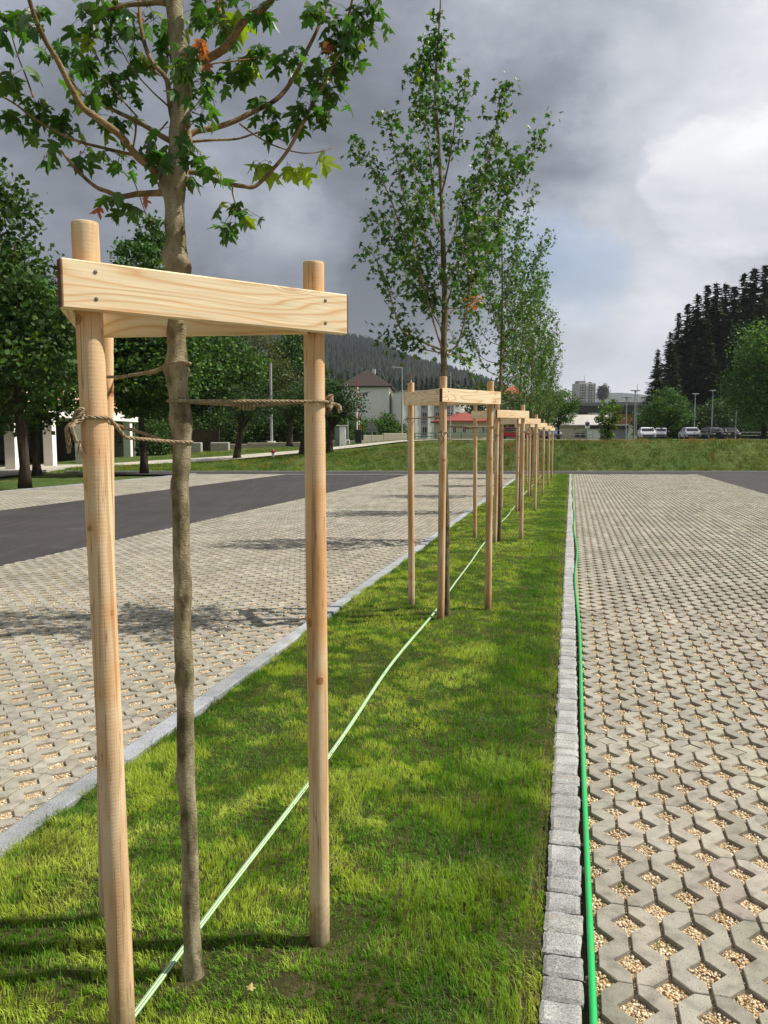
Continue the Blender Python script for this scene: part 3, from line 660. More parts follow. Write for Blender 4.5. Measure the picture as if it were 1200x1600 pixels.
def build_bank_grass():
    g = Geo(); n = 120000
    X = rng.uniform(-28, 24, n); Y = 37.05 + rng.uniform(0, 1, n) ** 1.1 * 4.2
    w2 = 26000; X = np.concatenate([X, rng.uniform(-14, 3, w2)]); Y = np.concatenate([Y, rng.uniform(41, 62, w2)]); 
    # verge left of the far bay
    w3 = 50000; a = rng.uniform(-22, -16.25, w3); b = rng.uniform(12, 36, w3); P = S2Wn(np.stack([a, b, b * 0], -1)); X = np.concatenate([X, P[:, 0]]); Y = np.concatenate([Y, P[:, 1]])
    Sx = X * cy - Y * sy_
    keep = ~((np.abs(Y - road_y(X)) < 1.7) & (Y > 40)) & ~((X > -13.4) & (Y < 37.05)) & ~((Y <= 37.05) & (Sx > -16.2)) & (rng.random(len(X)) < .35 + 1.3 * fbm(X, Y, .7, 3, 7))
    keep &= ~((Y > 41) & (X > 3.5)) & ~((X < -15.4) & (Y > 37.2 )) & ~((Sx < -19.6) & (Y < 37.2))
    X, Y = X[keep], Y[keep]; n = len(X)
    med = fbm(X, Y, 1.1, 3, 13); sm = fbm(X, Y, 4, 2, 17)
    L = .15 * (.15 + 1.7 * sm ** 1.5) * rng.uniform(.5, 1.6, n) * np.where(Y < 37.05, .45, 1)
    W = np.where(Y < 37.05, .012, .018) * rng.uniform(.6, 1.4, n)
    left = smooth(3, -2, X)[:, None]; shad = 0
    deep = np.array([.06, .13, .018]); fresh = np.array([.19, .28, .04]); olive = np.array([.19, .19, .05]); brown = np.array([.24, .16, .08])
    f = np.clip(.5 + 1.5 * (med - .5) + rng.normal(0, .2, n), 0, 1)[:, None]
    col = deep * (1 - f) + (fresh * left + olive * (1 - left)) * f
    q = smooth(.46, .60, fbm(X, Y * 2, .8, 3, 19))[:, None] * (.25 + .6 * (1 - left)) * smooth(37.6, 38.6, Y)[:, None]; col = col * (1 - q) + brown * q
    q = smooth(.66, .72, fbm(X, Y, 1.7, 2, 29))[:, None] * .6 * left; col = col * (1 - q) + np.array([.33, .27, .05]) * q
    col *= rng.uniform(.7, 1.3, (n, 1))
    V, Q, T, K = make_blades(X, Y, ground_z(X, Y) - .02, L, W, np.clip(rng.normal(.45, .2, n), .05, .9), rng.uniform(0, 6.28, n), col, world=True); g.add(V, Q, T, K)
    tag(g.build('bank_grass', MAT['grass']), kind='stuff', label='rough tufted grass covering the bank beyond the cross road', cat='grass')
def road_y(x): return np.interp(x, [-30, -20, -14, -8, -1, 2, 8, 14], [33, 38.5, 42.5, 44.3, 46.5, 50, 60, 70])
build_bank_grass()
# pale road climbing behind the bank
def draped(name, pts, half, mat, lift=.03):
    g = Geo(); P = np.array(pts, float); t = np.linspace(0, 1, 60); s = np.linspace(0, 1, len(P))
    c = np.stack([np.interp(t, s, P[:, 0]), np.interp(t, s, P[:, 1])], -1); T = np.gradient(c, axis=0); T /= np.linalg.norm(T, axis=1, keepdims=True); Nn = np.stack([-T[:, 1], T[:, 0]], -1)
    m = 5; rows = []
    for j in np.linspace(-1, 1, m): rows.append(c + Nn * half * j)
    A = np.stack(rows, 1); Z = ground_z(A[..., 0], A[..., 1]) + lift; V = np.concatenate([A, Z[..., None]], -1).reshape(-1, 3)
    k = (np.arange(59)[:, None] * m + np.arange(m - 1)[None]).ravel(); g.add(V, np.stack([k, k + m, k + m + 1, k + 1], -1))
    tag(g.build(name, mat), kind='structure')
draped('pale_road', [(x, road_y(x)) for x in np.linspace(-20, 8, 12)], 1.5, MAT['path'], .09)
draped('pale_road', [(-20, 38.5), (-17, 34), (-15.2, 26), (-14.5, 16), (-13, 4)][:1] + [(-19, 34), (-17.6, 26), (-16.9, 16)], 1.3, MAT['greyroad'], .02)
draped('far_road', [(5, 52), (14, 50.5), (26, 52), (60, 60)], 2.0, MAT['path'], .05)
draped('far_road', [(5, 92), (20, 97), (40, 100), (70, 104)], 9.0, MAT['greyroad'], .05)
draped('far_road', [(2, 60), (12, 75), (22, 84)], 3.0, MAT['path'], .06)

# ------------------------------------------------------------------ hoses
def build_hoses():
    ys = np.linspace(.8, 34.5, 260)
    X = .088 + .008 * np.sin(ys * 1.3) * np.minimum(ys / 8, 1.3) + .02 * (vnoise(ys, ys * 0, .35, 3) - .5) * np.minimum(ys / 6, 1.5)
    X = X - .03 * smooth(12, 30, ys)
    Z = np.where(X > .075, .012, .026) + .002 * np.sin(ys * 5)
    P = S2Wn(np.stack([X, ys, Z], -1)); g = Geo(); g.tube(P, .0105, 12)
    tag(g.build('garden_hose', MAT['hose'], smooth_=True), 'bright green round hose lying along the right granite kerb', 'hose')
    k = [(-1.10, .9), (-1.09, 1.75), (-1.10, 2.09), (-1.09, 3.15), (-1.15, 4.85), (-1.14, 6.77), (-1.19, 9.7), (-1.22, 13), (-1.20, 17.2), (-1.24, 22), (-1.16, 27.8), (-1.2, 34)]
    k = np.array(k); ys = np.linspace(.9, 34, 400); xs = np.interp(ys, k[:, 1], k[:, 0])
    for _ in range(3): xs = np.convolve(np.pad(xs, 4, 'edge'), np.ones(9) / 9, 'valid')
    xs = xs + .006 * np.sin(ys * 2.1)
    prof = [(a * .43, b * .6) for a, b in [(-.023, -.005), (-.0215, .003), (-.016, .006), (-.013, .0075), (-.0085, .0075), (-.006, .008), (0, .0085), (.003, .008), (.0075, .0075), (.0105, .007), (.015, .006), (.0185, .005), (.0215, .003), (.023, -.005)]]
    gr = (.06, .27, .13); pl = (.55, .64, .38); cols = [gr, gr, pl, pl, gr, gr, pl, pl, pl, gr, gr, pl, pl, gr]
    g = Geo(); m = len(prof); V = []; K = []
    zz = strip_z(xs, ys)
    for _ in range(2): zz = np.convolve(np.pad(zz, 6, 'edge'), np.ones(13) / 13, 'valid')
    for i in range(len(ys)):
        tw = .25 * math.sin(ys[i] * .8 + 1)
        for (a, b), c in zip(prof, cols):
            V.append((xs[i] + a * math.cos(tw) - b * math.sin(tw), ys[i], zz[i] + .022 + a * math.sin(tw) + b * math.cos(tw))); K.append(c)
    V = S2Wn(np.array(V)); K = np.array(K)
    k = (np.arange(len(ys) - 1)[:, None] * m + np.arange(m - 1)[None]).ravel(); g.add(V, np.stack([k, k + 1, k + m + 1, k + m], -1), None, K)
    tag(g.build('flat_hose', MAT['strap'], smooth_=True), 'flat green hose with pale yellow stripes lying in the lawn past the tree trunks', 'hose')
build_hoses()

# ------------------------------------------------------------------ tree guards
F_, R_, L_ = np.array([0, -.34]), np.array([.35, .17]), np.array([-.355, .17])
PH = 2.05; PR = .0305; BT = 1.960; BH = .112; BTH = .028
def rope_path(g, P, r=.0042, twist=150, n=5):
    """twisted rope of three strands along P"""
    P = np.array(P, float); seg = np.r_[0, np.cumsum(np.linalg.norm(np.diff(P, axis=0), axis=1))]; L = seg[-1]; m = max(6, int(L / .0055))
    s = np.linspace(0, L, m); Q = np.stack([np.interp(s, seg, P[:, k]) for k in range(3)], -1)
    T = np.gradient(Q, axis=0); T /= np.linalg.norm(T, axis=1, keepdims=True) + 1e-9
    up = np.array([.1, .2, 1.0]); U = np.cross(T, up); U /= np.linalg.norm(U, axis=1, keepdims=True); W = np.cross(T, U)
    for k in range(3):
        a = s * twist + k * 2.094
        g.tube(Q + U * np.cos(a)[:, None] * r * .62 + W * np.sin(a)[:, None] * r * .62, r * .62, n)
def arc(c, r, a0, a1, z, n=18, dz=0):
    t = np.linspace(a0, a1, n); return [(c[0] + r * math.cos(a), c[1] + r * math.sin(a), z + dz * (i / (n - 1))) for i, a in enumerate(t)]
def make_guard(tree_xy, near, FRL=None, leans=((.012, 0), (0, .006), (-.012, .004))):
    F0, R0, L0 = FRL or (F_, R_, L_)
    bm = lambda p, l, z: np.array(p) + np.array(l) * z / PH
    root = empty('tree_guard')
    ns = 24 if near else 14
    for i, (p, dr, tilt) in enumerate(((F0, .0012, leans[0]), (R0, .0, leans[1]), (L0, -.0003, leans[2]))):
        g = Geo(); zs = np.concatenate([[0, .02], np.linspace(.1, PH - .012, 24), [PH]]) if False else np.concatenate([np.linspace(-.12, PH - .010, 26), [PH - .0025, PH]])
        r = np.full(len(zs), PR + dr) * (1 + .012 * np.sin(zs * 5 + i * 2)); r[-2] *= .995; r[-1] *= .965
        P = np.stack([tilt[0] * zs / PH + .0015 * np.sin(zs * 2 + i), tilt[1] * zs / PH, zs + (0.01 if i == 0 else 0.0) * (zs > 1.9)], -1)
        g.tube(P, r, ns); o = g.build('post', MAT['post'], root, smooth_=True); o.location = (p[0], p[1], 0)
        if hasattr(o.data, 'polygons'):
            for pl in o.data.polygons:
                if len(pl.vertices) == 3: pl.use_smooth = False
    Ft, Rt, Lt = bm(F0, leans[0], 1.9), bm(R0, leans[1], 1.9), bm(L0, leans[2], 1.9)
    cen = (Ft + Rt + Lt) / 3
    for i, (a, b, e0, e1, dz) in enumerate(((Ft, Rt, .076, .075, 0), (Ft, Lt, .046, .035, -.001), (Lt, Rt, .0, -.008, -.004))):
        d = (b - a); ln = np.linalg.norm(d); d = d / ln; nrm = np.array([d[1], -d[0]])
        mid = (a + b) / 2
        if np.dot(nrm, mid - cen) < 0: nrm = -nrm
        off = PR + BTH / 2 + .001
        if i == 1: off += .0
        if i == 2: off = -(PR + BTH / 2 + .001)          # this board sits on the inside of the rear posts
        c = mid + nrm * off + d * (e1 - e0) / 2
        g = Geo(); g.box((0, 0, 0), (ln + e0 + e1, BTH, BH), bev=.003)
        o = g.build('crossbar', MAT['board'], root); o.location = (c[0], c[1], BT - BH / 2 + dz); o.rotation_euler = (0, 0, math.atan2(d[1], d[0]))
        # stained saw cut ends
        lx = (ln + e0 + e1) / 2
        for sx in (-1, 1): g = Geo(); g.box((sx * (lx + .0012), 0, 0), (.0024, BTH - .004, BH - .004)); g.build('end_grain', MAT['endgrain'], o)
        if near:
            side = 1 if i != 2 else 1
            sgn = -1 if np.dot(nrm, np.array([-math.sin(math.atan2(d[1], d[0])), math.cos(math.atan2(d[1], d[0]))])) < 0 else 1
            if i == 2: sgn = sgn
            for sx in (-(lx - e0), lx - e1):
                for sz in (-.030, .032):
                    g = Geo(); y0 = sgn * (BTH / 2); g.tube([(sx, y0 - sgn * .002, sz), (sx, y0 + sgn * .0012, sz)], [.0050, .0045], 12)
                    g.tube([(sx, y0 + sgn * .0012, sz), (sx, y0 + sgn * .0016, sz)], [.0028, .002], 6)
                    g.build('screw', MAT['screw'], o)
    T = np.array(tree_xy)
    def rope(post, zp, zt, knotlen, drop):
        g = Geo(); v = T - post; dist = np.linalg.norm(v); a = math.atan2(v[1], v[0]); rp = PR + .005; rt = .030
        nrm = np.array([-v[1], v[0]]) / dist
        P = arc(post, rp, a + .9, a + 2 * math.pi - .9, zp, 26)
        s1 = tuple(post + nrm * rp * .8 + v / dist * rp * .5) + (zp,); s2 = tuple(post - nrm * rp * .8 + v / dist * rp * .5) + (zp,)
        P2 = arc(T, rt, a + math.pi - 1.0, a - math.pi + 1.0, zt, 26)
        m = (post + v * .5)
        path = [*P[::-1]] + P2 + ([(m[0] - nrm[0] * .006, m[1] - nrm[1] * .006, (zp + zt) / 2 - .012)] if knotlen else [(*(T - v * .25 - nrm * .008), zt + (zp - zt) * .25 - .012), (*(post + v * .3 - nrm * .012), zt + (zp - zt) * .7 - (.03 if zp > zt else .008))]) + [P[-1]]
        rope_path(g, path)
        # short wrap in the middle of the span, and the knot with its loose ends behind the post
        if knotlen:
            q = post + v * .52
            t = np.linspace(0, 1, 50)
            rope_path(g, [(q[0] + v[0] / dist * (k - .5) * .05 + nrm[0] * .011 * math.cos(k * 32), q[1] + v[1] / dist * (k - .5) * .05 + nrm[1] * .011 * math.cos(k * 32), (zp + zt) / 2 - .01 + .011 * math.sin(k * 32)) for k in t], .0034)
        kx = post - v / dist * (rp + .006)
        for k in range(3):
            t = np.linspace(0, 6.28, 16); rope_path(g, [(kx[0] + .012 * math.cos(s_ + k), kx[1] + .010 * math.sin(s_ * 1 + k), zp + .013 * math.sin(s_ + k * 2) + .004 * k) for s_ in t], .004)
        for k in range(3):
            dx, dy = random.uniform(-.02, .02), random.uniform(-.02, .02)
            rope_path(g, [(kx[0], kx[1], zp), (kx[0] + dx - v[0] / dist * .02, kx[1] + dy - v[1] / dist * .02, zp - drop * .3), (kx[0] + dx * 1.3 - v[0] / dist * .022, kx[1] + dy * 1.3, zp - drop * (.7 + .3 * k / 2))], .0042)
        for k in range(14):
            dx, dy = random.uniform(-.015, .015), random.uniform(-.015, .015)
            z0 = zp - drop; g.tube([(kx[0], kx[1], z0 + .03), (kx[0] + dx, kx[1] + dy, z0 - random.uniform(0, .02))], [.0012, .0004], 3)
        return g.build('rope', MAT['rope'], root, smooth_=True)
    rope(bm(F0, leans[0], 1.6), 1.60, 1.54, 0, .085); rope(bm(R0, leans[1], 1.65), 1.655, 1.65, 1, .03); rope(bm(L0, leans[2], 1.72), 1.73, 1.75, 0, .03)
    return root
def place(o, X, Y, label, group):
    o.location = S2W(X, Y, 0); o.rotation_euler = (0, 0, -YAW); tag(o, label, 'tree guard', group)
GG = 'wooden tree guards along the planting strip'
glab = ['nearest wooden tree guard, three round posts with a broad front board and rope ties', 'second wooden tree guard from the viewer, beside the thin trunk on the lawn', 'third wooden tree guard from the viewer, partly behind the second one',
        'fourth wooden tree guard from the viewer in the row on the lawn', 'fifth wooden tree guard from the viewer in the row on the lawn', 'sixth wooden tree guard from the viewer, last but one in the row', 'farthest wooden tree guard, at the end of the lawn by the cross road']
g0 = make_guard((TREES[0][0] - GX[0], TREES[0][1] - (GY[0] + .34)), True, (np.array([0, -.34]), np.array([.379, .146]), np.array([-.310, .078])), ((-.03, -.0), (.0, .0), (.055, 0))); place(g0, GX[0], GY[0] + .34, glab[0], GG)
g1 = make_guard((TREES[1][0] - GX[1], TREES[1][1] - (GY[1] + .34)), True); place(g1, GX[1], GY[1] + .34, glab[1], GG)
g2 = make_guard((.03, -.07), False); place(g2, GX[2], GY[2] + .34, glab[2], GG)
for i in range(3, 7): place(copy_tree(g2), GX[i], GY[i] + .34, glab[i], GG)

# ------------------------------------------------------------------ young maples
def leaf_full():
    R = [(0, 0), (.16, -.05), (.40, .03), (.35, .15), (.22, .22), (.50, .34), (.60, .55), (.42, .52), (.21, .48), (.24, .70), (.12, .78), (0, 1.02)]
    P = R + [(-x, y) for x, y in R[-2:0:-1]]
    V = [(0, .36, 0)] + [(x, y, -.30 * abs(x) - .16 * max(0, y - .3) ** 2 - .25 * x * x) for x, y in P]; n = len(P)
    return np.array(V), np.array([(0, 1 + i, 1 + (i + 1) % n) for i in range(n)])
def leaf_small():
    R = [(0, 0), (.38, .02), (.22, .22), (.55, .5), (.2, .5), (0, 1)]
    P = R + [(-x, y) for x, y in R[-2:0:-1]]
    V = [(0, .36, 0)] + [(x, y, -.3 * abs(x) - .1 * y * y) for x, y in P]; n = len(P)
    return np.array(V), np.array([(0, 1 + i, 1 + (i + 1) % n) for i in range(n)])
LF, LFT = leaf_full(); LS, LST = leaf_small()
def frames(n, droop, sz, flat=.6):
    """leaf frames: local y runs outward and down, local z roughly up"""
    az = rng.uniform(0, 6.28, n); el = -np.clip(rng.normal(droop, .38, n), -.5, 1.5)
    y = np.stack([np.cos(az) * np.cos(el), np.sin(az) * np.cos(el), np.sin(el)], -1)
    up = np.stack([rng.normal(0, flat, n), rng.normal(0, flat, n), np.ones(n)], -1)
    x = np.cross(y, up); x /= np.linalg.norm(x, axis=1, keepdims=True) + 1e-9; z = np.cross(x, y)
    z = z * rng.uniform(.3, 2.6, (n, 1)); x = x * rng.uniform(.75, 1.15, (n, 1))
    return np.stack([x, y, z], -1) * np.asarray(sz).reshape(-1, 1, 1)
def leafcol(n, base=(.05, .115, .022), var=.25, yel=.05):
    c = np.array(base) * rng.uniform(1 - var, 1 + var, (n, 1)) * (1 + rng.normal(0, .08, (n, 3)))
    y = rng.random(n) < yel; c[y] = np.array([.17, .22, .03]) * rng.uniform(.8, 1.2, (y.sum(), 1)); return np.clip(c, .003, 1)
def spline(P, m=5):
    P = np.array([list(p) for p in P], float)
    if len(P) < 3: return P
    out = []; E = np.concatenate([[2 * P[0] - P[1]], P, [2 * P[-1] - P[-2]]])
    for i in range(1, len(E) - 2):
        for t in np.arange(m) / m:
            a, b, c, d = E[i - 1], E[i], E[i + 1], E[i + 2]
            out.append(.5 * ((2 * b) + (-a + c) * t + (2 * a - 5 * b + 4 * c - d) * t * t + (-a + 3 * b - 3 * c + d) * t ** 3))
    out.append(P[-1]); return np.array(out)

def upper_crown(gt, gl, top0, h, nb, spread, lsz, tmpl, dens=1.0, z0=None, base=(.05, .115, .022)):
    """ascending branches with leafy shoots from a leader; used where the photograph shows no exact branch to follow"""
    x0, y0, zb = top0
    for i in range(nb):
        t = rng.uniform(0, .75); zz = zb + h * t * .8; a = i * 2.4 + rng.uniform(-.4, .4); ln = h * rng.uniform(.45, .62) * (1 - .45 * t); r = spread * rng.uniform(.55, 1.05) * (1 - .5 * t)
        P = [(x0, y0, zz), (x0 + math.cos(a) * r * .35, y0 + math.sin(a) * r * .35, zz + ln * .18), (x0 + math.cos(a) * r * .75, y0 + math.sin(a) * r * .75, zz + ln * .55), (x0 + math.cos(a + .15) * r, y0 + math.sin(a + .15) * r, zz + ln)]
        leafy_branch(gt, gl, spline(P, 6), .010 * (1 - .4 * t), lsz, tmpl, dens * ln * 95, base=base)
def leafy_branch(gt, gl, P, r0, lsz, tmpl, nleaf, start=.15, base=(.05, .115, .022), spread=.055, shoots=True):
    m = len(P); gt.tube(P, np.linspace(r0, .0022, m), 6, col=(.95, .85, .75))
    nl = int(nleaf); TV, TT = tmpl
    # short side shoots that carry the leaves in bunches
    ns = max(3, int(nl / 9)); pos = []
    seg = np.r_[0, np.cumsum(np.linalg.norm(np.diff(P, axis=0), axis=1))]; Lt = seg[-1]
    for k in range(ns):
        s = Lt * (start + (1 - start) * (k + rng.uniform(0, 1)) / ns); p = np.array([np.interp(s, seg, P[:, j]) for j in range(3)])
        q = p + rng.normal(0, 1, 3) * np.array([.055, .055, .035]) * (1.25 - .6 * s / Lt) + np.array([0, 0, .02])
        gt.tube([p, (p + q) / 2 + np.array([0, 0, .006]), q], [.0022, .0016, .0010], 3, cap=False, col=(.8, .6, .45))
        b = rng.integers(6, 13); pos.append(q + rng.normal(0, 1, (b, 3)) * np.array([spread, spread, spread * .9]))
    pos = np.concatenate(pos); n = len(pos)
    sz = lsz * rng.uniform(.55, 1.15, n); gl.inst(TV, TT, pos, frames(n, .55, sz), leafcol(n, base))

def px_path(pts, d0, d1, nrm=1.0):
    n = len(pts); return spline([D(u, v, d0 + (d1 - d0) * (i / (n - 1)) ** 1.1) for i, (u, v) in enumerate(pts)], 6)

def tree_one():
    root = empty('young_maple', S2W(*TREES[0]), label='nearest young maple, thin knobbly trunk inside the first wooden guard', cat='tree', group='young maples planted along the lawn strip')
    gt = Geo(); gl = Geo(); d = S2W(*TREES[0]).y
    base = np.array(S2W(*TREES[0]))
    tp = [(303, 1540, 22), (302, 1525, 20), (301, 1500, 16.5), (301, 1480, 16), (297, 1400, 14.5), (297, 1300, 14), (291, 1230, 14), (291, 1215, 15.5), (289, 1100, 13.5), (290, 1050, 15.5), (287, 1035, 15), (285, 950, 13.5), (287, 930, 15.5), (284, 900, 14), (283, 820, 14), (281, 760, 14), (283, 730, 14.5), (284, 700, 15), (284, 675, 16), (283, 655, 19), (282, 640, 17.5), (279, 620, 15.5), (276, 595, 17.5), (277, 578, 20), (277, 560, 17), (276, 530, 14.5), (277, 500, 15), (277, 470, 15.5), (276, 445, 17), (277, 420, 20), (277, 405, 20), (275, 385, 16.5), (274, 350, 15), (273, 320, 15), (272, 300, 17), (272, 280, 19), (275, 262, 17), (279, 240, 16), (281, 225, 18), (281, 205, 17), (283, 180, 15), (285, 150, 14.5), (286, 110, 15.5), (285, 95, 16), (279, 70, 14), (274, 40, 13), (271, 0, 12.5), (269, -60, 12), (267, -150, 11.5), (266, -300, 10.5), (268, -500, 9), (266, -750, 6.5), (268, -1000, 4), (270, -1250, 2)]
    P = [];
    # height along the trunk follows the photograph; distance stays on the vertical line over its foot
    for u, v, r in tp: P.append(np.array(D(u, v, d)))
    P = np.array(P); R = np.array([r * d / 1230 for _, _, r in tp]) * .93
    P[0][2] = -.05
    s = np.linspace(0, len(P) - 1, 150); Pi = np.stack([np.interp(s, np.arange(len(P)), P[:, k]) for k in range(3)], -1); Ri = np.interp(s, np.arange(len(P)), R)
    for _ in range(2):
        Ri = np.convolve(np.pad(Ri, 1, 'edge'), [.25, .5, .25], 'valid')
        for k in range(3): Pi[:, k] = np.convolve(np.pad(Pi[:, k], 1, 'edge'), [.25, .5, .25], 'valid')
    tg = Geo(); tg.tube(Pi, Ri, 32, wob=.16); Vt = tg.V[0]; K_ = np.ones((len(Vt), 3)); ring = np.repeat(np.arange(150), 32); ring = np.concatenate([ring, [0, 149]]); Cn = Pi[ring]
    for (v, ang, amp, sz_) in ((655, 2.6, .011, .030), (668, 5.6, .007, .022), (640, 4.4, .006, .02), (580, 5.0, .006, .03), (572, 3.3, .006, .02), (412, 5.2, .013, .030), (398, 3.2, .010, .025), (420, 6.1, .008, .02), (730, 5.8, .006, .02), (760, 3.4, .005, .02), (930, 4.6, .007, .018), (900, 5.9, .004, .02), (1050, 5.6, .008, .02), (1058, 3.4, .007, .02), (1215, 3.5, .007, .018), (1300, 5.4, .005, .02), (1400, 4.2, .005, .02), (822, 4.0, .004, .018), (520, 3.6, .006, .02), (470, 5.6, .006, .02), (350, 3.4, .005, .02), (290, 3.3, .012, .03), (280, 5.9, .010, .03), (222, 5.9, .009, .025), (110, 5.9, .010, .025), (1500, 5.2, .006, .02), (1180, 5.8, .004, .02), (990, 3.3, .004, .02)):
        zc = float(D(277, v, d).z); dz = (Vt[:, 2] - zc) / sz_; R_v = Vt - Cn; R_v[:, 2] = 0; a_ = np.arctan2(R_v[:, 1], R_v[:, 0]); da = (a_ - ang + math.pi) % (2 * math.pi) - math.pi
        w_ = np.exp(-dz ** 2 - (da / .55) ** 2); Ln = np.linalg.norm(R_v, axis=1, keepdims=True) + 1e-9; Vt = Vt + R_v / Ln * (amp * w_)[:, None] ; K_ *= (1 - .35 * np.exp(-(dz * 1.6) ** 2 - (da / .35) ** 2) * (.5 + .5 * np.sin(dz * 9)))[:, None]
    gt.add(Vt, tg.Q[0], tg.T[0], K_)
    BR = [([(266, 287), (245, 268), (215, 245), (190, 214), (160, 190), (130, 168), (110, 135), (90, 95), (70, 62), (52, 20), (40, -30), (30, -120)], 7.5, 2.5, -.30),
          ([(262, 300), (240, 302), (215, 303), (188, 307), (170, 300), (150, 292), (122, 268), (103, 245), (95, 235)], 6.2, 1.6, -.12),
          ([(268, 222), (240, 205), (215, 190), (185, 176), (160, 163), (130, 148), (110, 125), (92, 98), (80, 80)], 5.0, 1.5, .22),
          ([(272, 195), (266, 165), (262, 130), (255, 116), (240, 100), (228, 75), (220, 40), (217, 0), (214, -60)], 5.5, 2.5, .10),
          ([(208, 242), (165, 232), (115, 218), (60, 190), (20, 160), (-20, 140)], 3.0, 1.5, .12),
          ([(286, 270), (300, 269), (320, 275), (350, 286), (380, 291), (396, 292), (412, 280), (432, 258), (450, 235), (470, 198), (490, 160), (512, 118), (530, 85), (540, 45), (552, -10), (560, -80)], 4.5, 2.0, .14),
          ([(288, 218), (305, 206), (335, 200), (365, 190), (395, 175), (425, 160), (445, 142), (465, 110), (480, 78), (495, 48), (508, 15), (520, -30), (535, -120)], 5.5, 2.2, .18),
          ([(290, 222), (330, 219), (370, 217), (400, 208), (424, 201)], 2.6, 1.2, .05),
          ([(284, 105), (298, 99), (320, 93), (345, 80), (362, 62), (375, 42), (388, 26), (400, 20), (415, 10), (428, -8), (445, -60)], 8.0, 4.5, -.15),
          ([(362, 60), (352, 42), (344, 22), (340, 0), (336, -60)], 5.5, 3.0, .1),
          ([(272, 8), (250, 4), (225, 6), (200, 8), (175, 14), (150, 22), (125, 12)], 5.5, 2.0, .1),
          ([(296, 112), (330, 100), (375, 94), (410, 90), (430, 84)], 1.8, .9, .15),
          ([(262, 165), (235, 140), (205, 105), (180, 58)], 1.6, .8, .1),
          ([(374, 193), (400, 212), (430, 228), (470, 239), (500, 237), (521, 230)], 1.7, .8, .13),
          ([(363, 290), (364, 305), (372, 330)], 1.6, 1.0, 0.02), ([(52, 152), (40, 118), (28, 88), (18, 55)], 1.6, .9, .0),
          ([(214, 182), (190, 155), (168, 128), (150, 115)], 1.6, .8, .05), ([(236, 108), (252, 118), (262, 108), (262, 60)], 1.6, .8, .1),
          ([(203, 268), (212, 290), (222, 318), (231, 344)], 1.0, .8, -.04), ([(262, 190), (240, 215), (225, 228), (240, 240)], 1.4, .8, -.06),
          ([(212, 184), (212, 205), (208, 232)], 2.0, 1.4, .02), ([(290, 182), (318, 150), (325, 128)], 1.4, .8, .1), ([(300, 175), (318, 183), (330, 200)], 1.2, .7, -.06)]
    for pts, r0, r1, dd in BR:
        P_ = px_path(pts, d, d + dd); gt.tube(P_, np.linspace(r0 * .85, r1 * .9, len(P_)) * d / 1230, 9, wob=.15, col=(.80, .64, .50))
    CL = [(10, 50, 25, 14, -.1), (15, 120, 22, 12, 0), (45, 45, 18, 8, 0), (22, 188, 22, 9, .1), (60, 165, 20, 9, .1), (95, 185, 15, 6, .1), (108, 205, 18, 7, .1), (128, 240, 12, 5, 0), (72, 247, 10, 3, -.1), (150, 25, 35, 24, .1), (185, 8, 25, 12, .1), (115, 95, 22, 10, .2), (165, 65, 22, 10, .1), (205, 50, 18, 8, .1), (210, 95, 22, 10, .1),
          (165, 125, 22, 12, .08), (200, 140, 22, 12, .08), (140, 95, 14, 6, .15), (185, 195, 22, 9, 0), (190, 245, 25, 10, .05), (250, 245, 22, 8, -.02), (130, 150, 18, 6, -.1), (60, 185, 20, 8, .1), (293, 90, 20, 11, -.08), (315, 20, 28, 17, .1), (345, 45, 20, 10, .05), (345, 117, 8, 3, .1), (370, 100, 18, 8, .12), (383, 115, 10, 4, .12), (405, 75, 12, 5, .1), (440, 95, 20, 8, .15), (460, 85, 15, 5, .1),
          (325, 140, 25, 9, .06), (320, 170, 15, 5, -.04), (405, 165, 14, 6, .1), (430, 195, 22, 12, .08), (460, 180, 20, 10, .1), (485, 165, 18, 7, .08), (505, 185, 10, 3, .08), (293, 205, 22, 9, -.07), (308, 237, 18, 7, -.05), (298, 280, 9, 3, 0), (340, 272, 13, 4, -.04), (370, 330, 24, 15, 0), (357, 358, 12, 6, 0), (500, 120, 28, 18, .1), (530, 60, 32, 30, .13), (560, 30, 28, 22, .14), (545, 95, 20, 12, .12), (490, 20, 24, 12, .1),
          (515, 145, 16, 7, .1), (575, 5, 22, 12, .14), (175, 315, 16, 6, -.1), (195, 325, 8, 2, -.1), (240, 348, 12, 3, -.04), (235, 235, 14, 5, -.03), (60, 20, 18, 5, -.2), (80, 75, 14, 4, .2), (300, 130, 16, 5, -.06), (350, 5, 30, 14, 0), (240, 30, 20, 7, .05), (410, 15, 18, 6, -.1), (255, 75, 15, 5, .1)]
    base_l = np.array((.060, .135, .026))
    def put(u, v, r, n, dd, cols, sz=.044):
        c = np.array(D(u, v, d + dd)); rr = r * d / 1230 * .66
        pos = c + rng.normal(0, 1, (n, 3)) * np.array([rr, rr * .9, rr * .8]); s_ = sz * rng.uniform(.65, 1.25, n)
        gl.inst(LF, LFT, pos, frames(n, .75, s_, .5), cols)
        for p in pos: gt.tube([c, (c + p) / 2 + np.array([0, 0, .01]), p], .0008, 3, cap=False, col=(.7, .55, .4))
    for u, v, r, n, dd in CL: put(u, v, r, int(n * 1.05) + 1, dd, leafcol(int(n * 1.05) + 1, base_l, .3, .04))
    for u, v, r, n, dd in ((425, 255, 12, 4, .1), (410, 262, 10, 3, .1), (450, 258, 8, 2, .1), (508, 240, 8, 2, .12), (470, 260, 7, 2, .12), (118, 163, 6, 1, 0), (395, 95, 8, 2, .1), (375, 25, 10, 3, 0)): put(u, v, r, n, dd, np.tile([.25, .33, .03], (n, 1)) * rng.uniform(.8, 1.2, (n, 1)), .055)
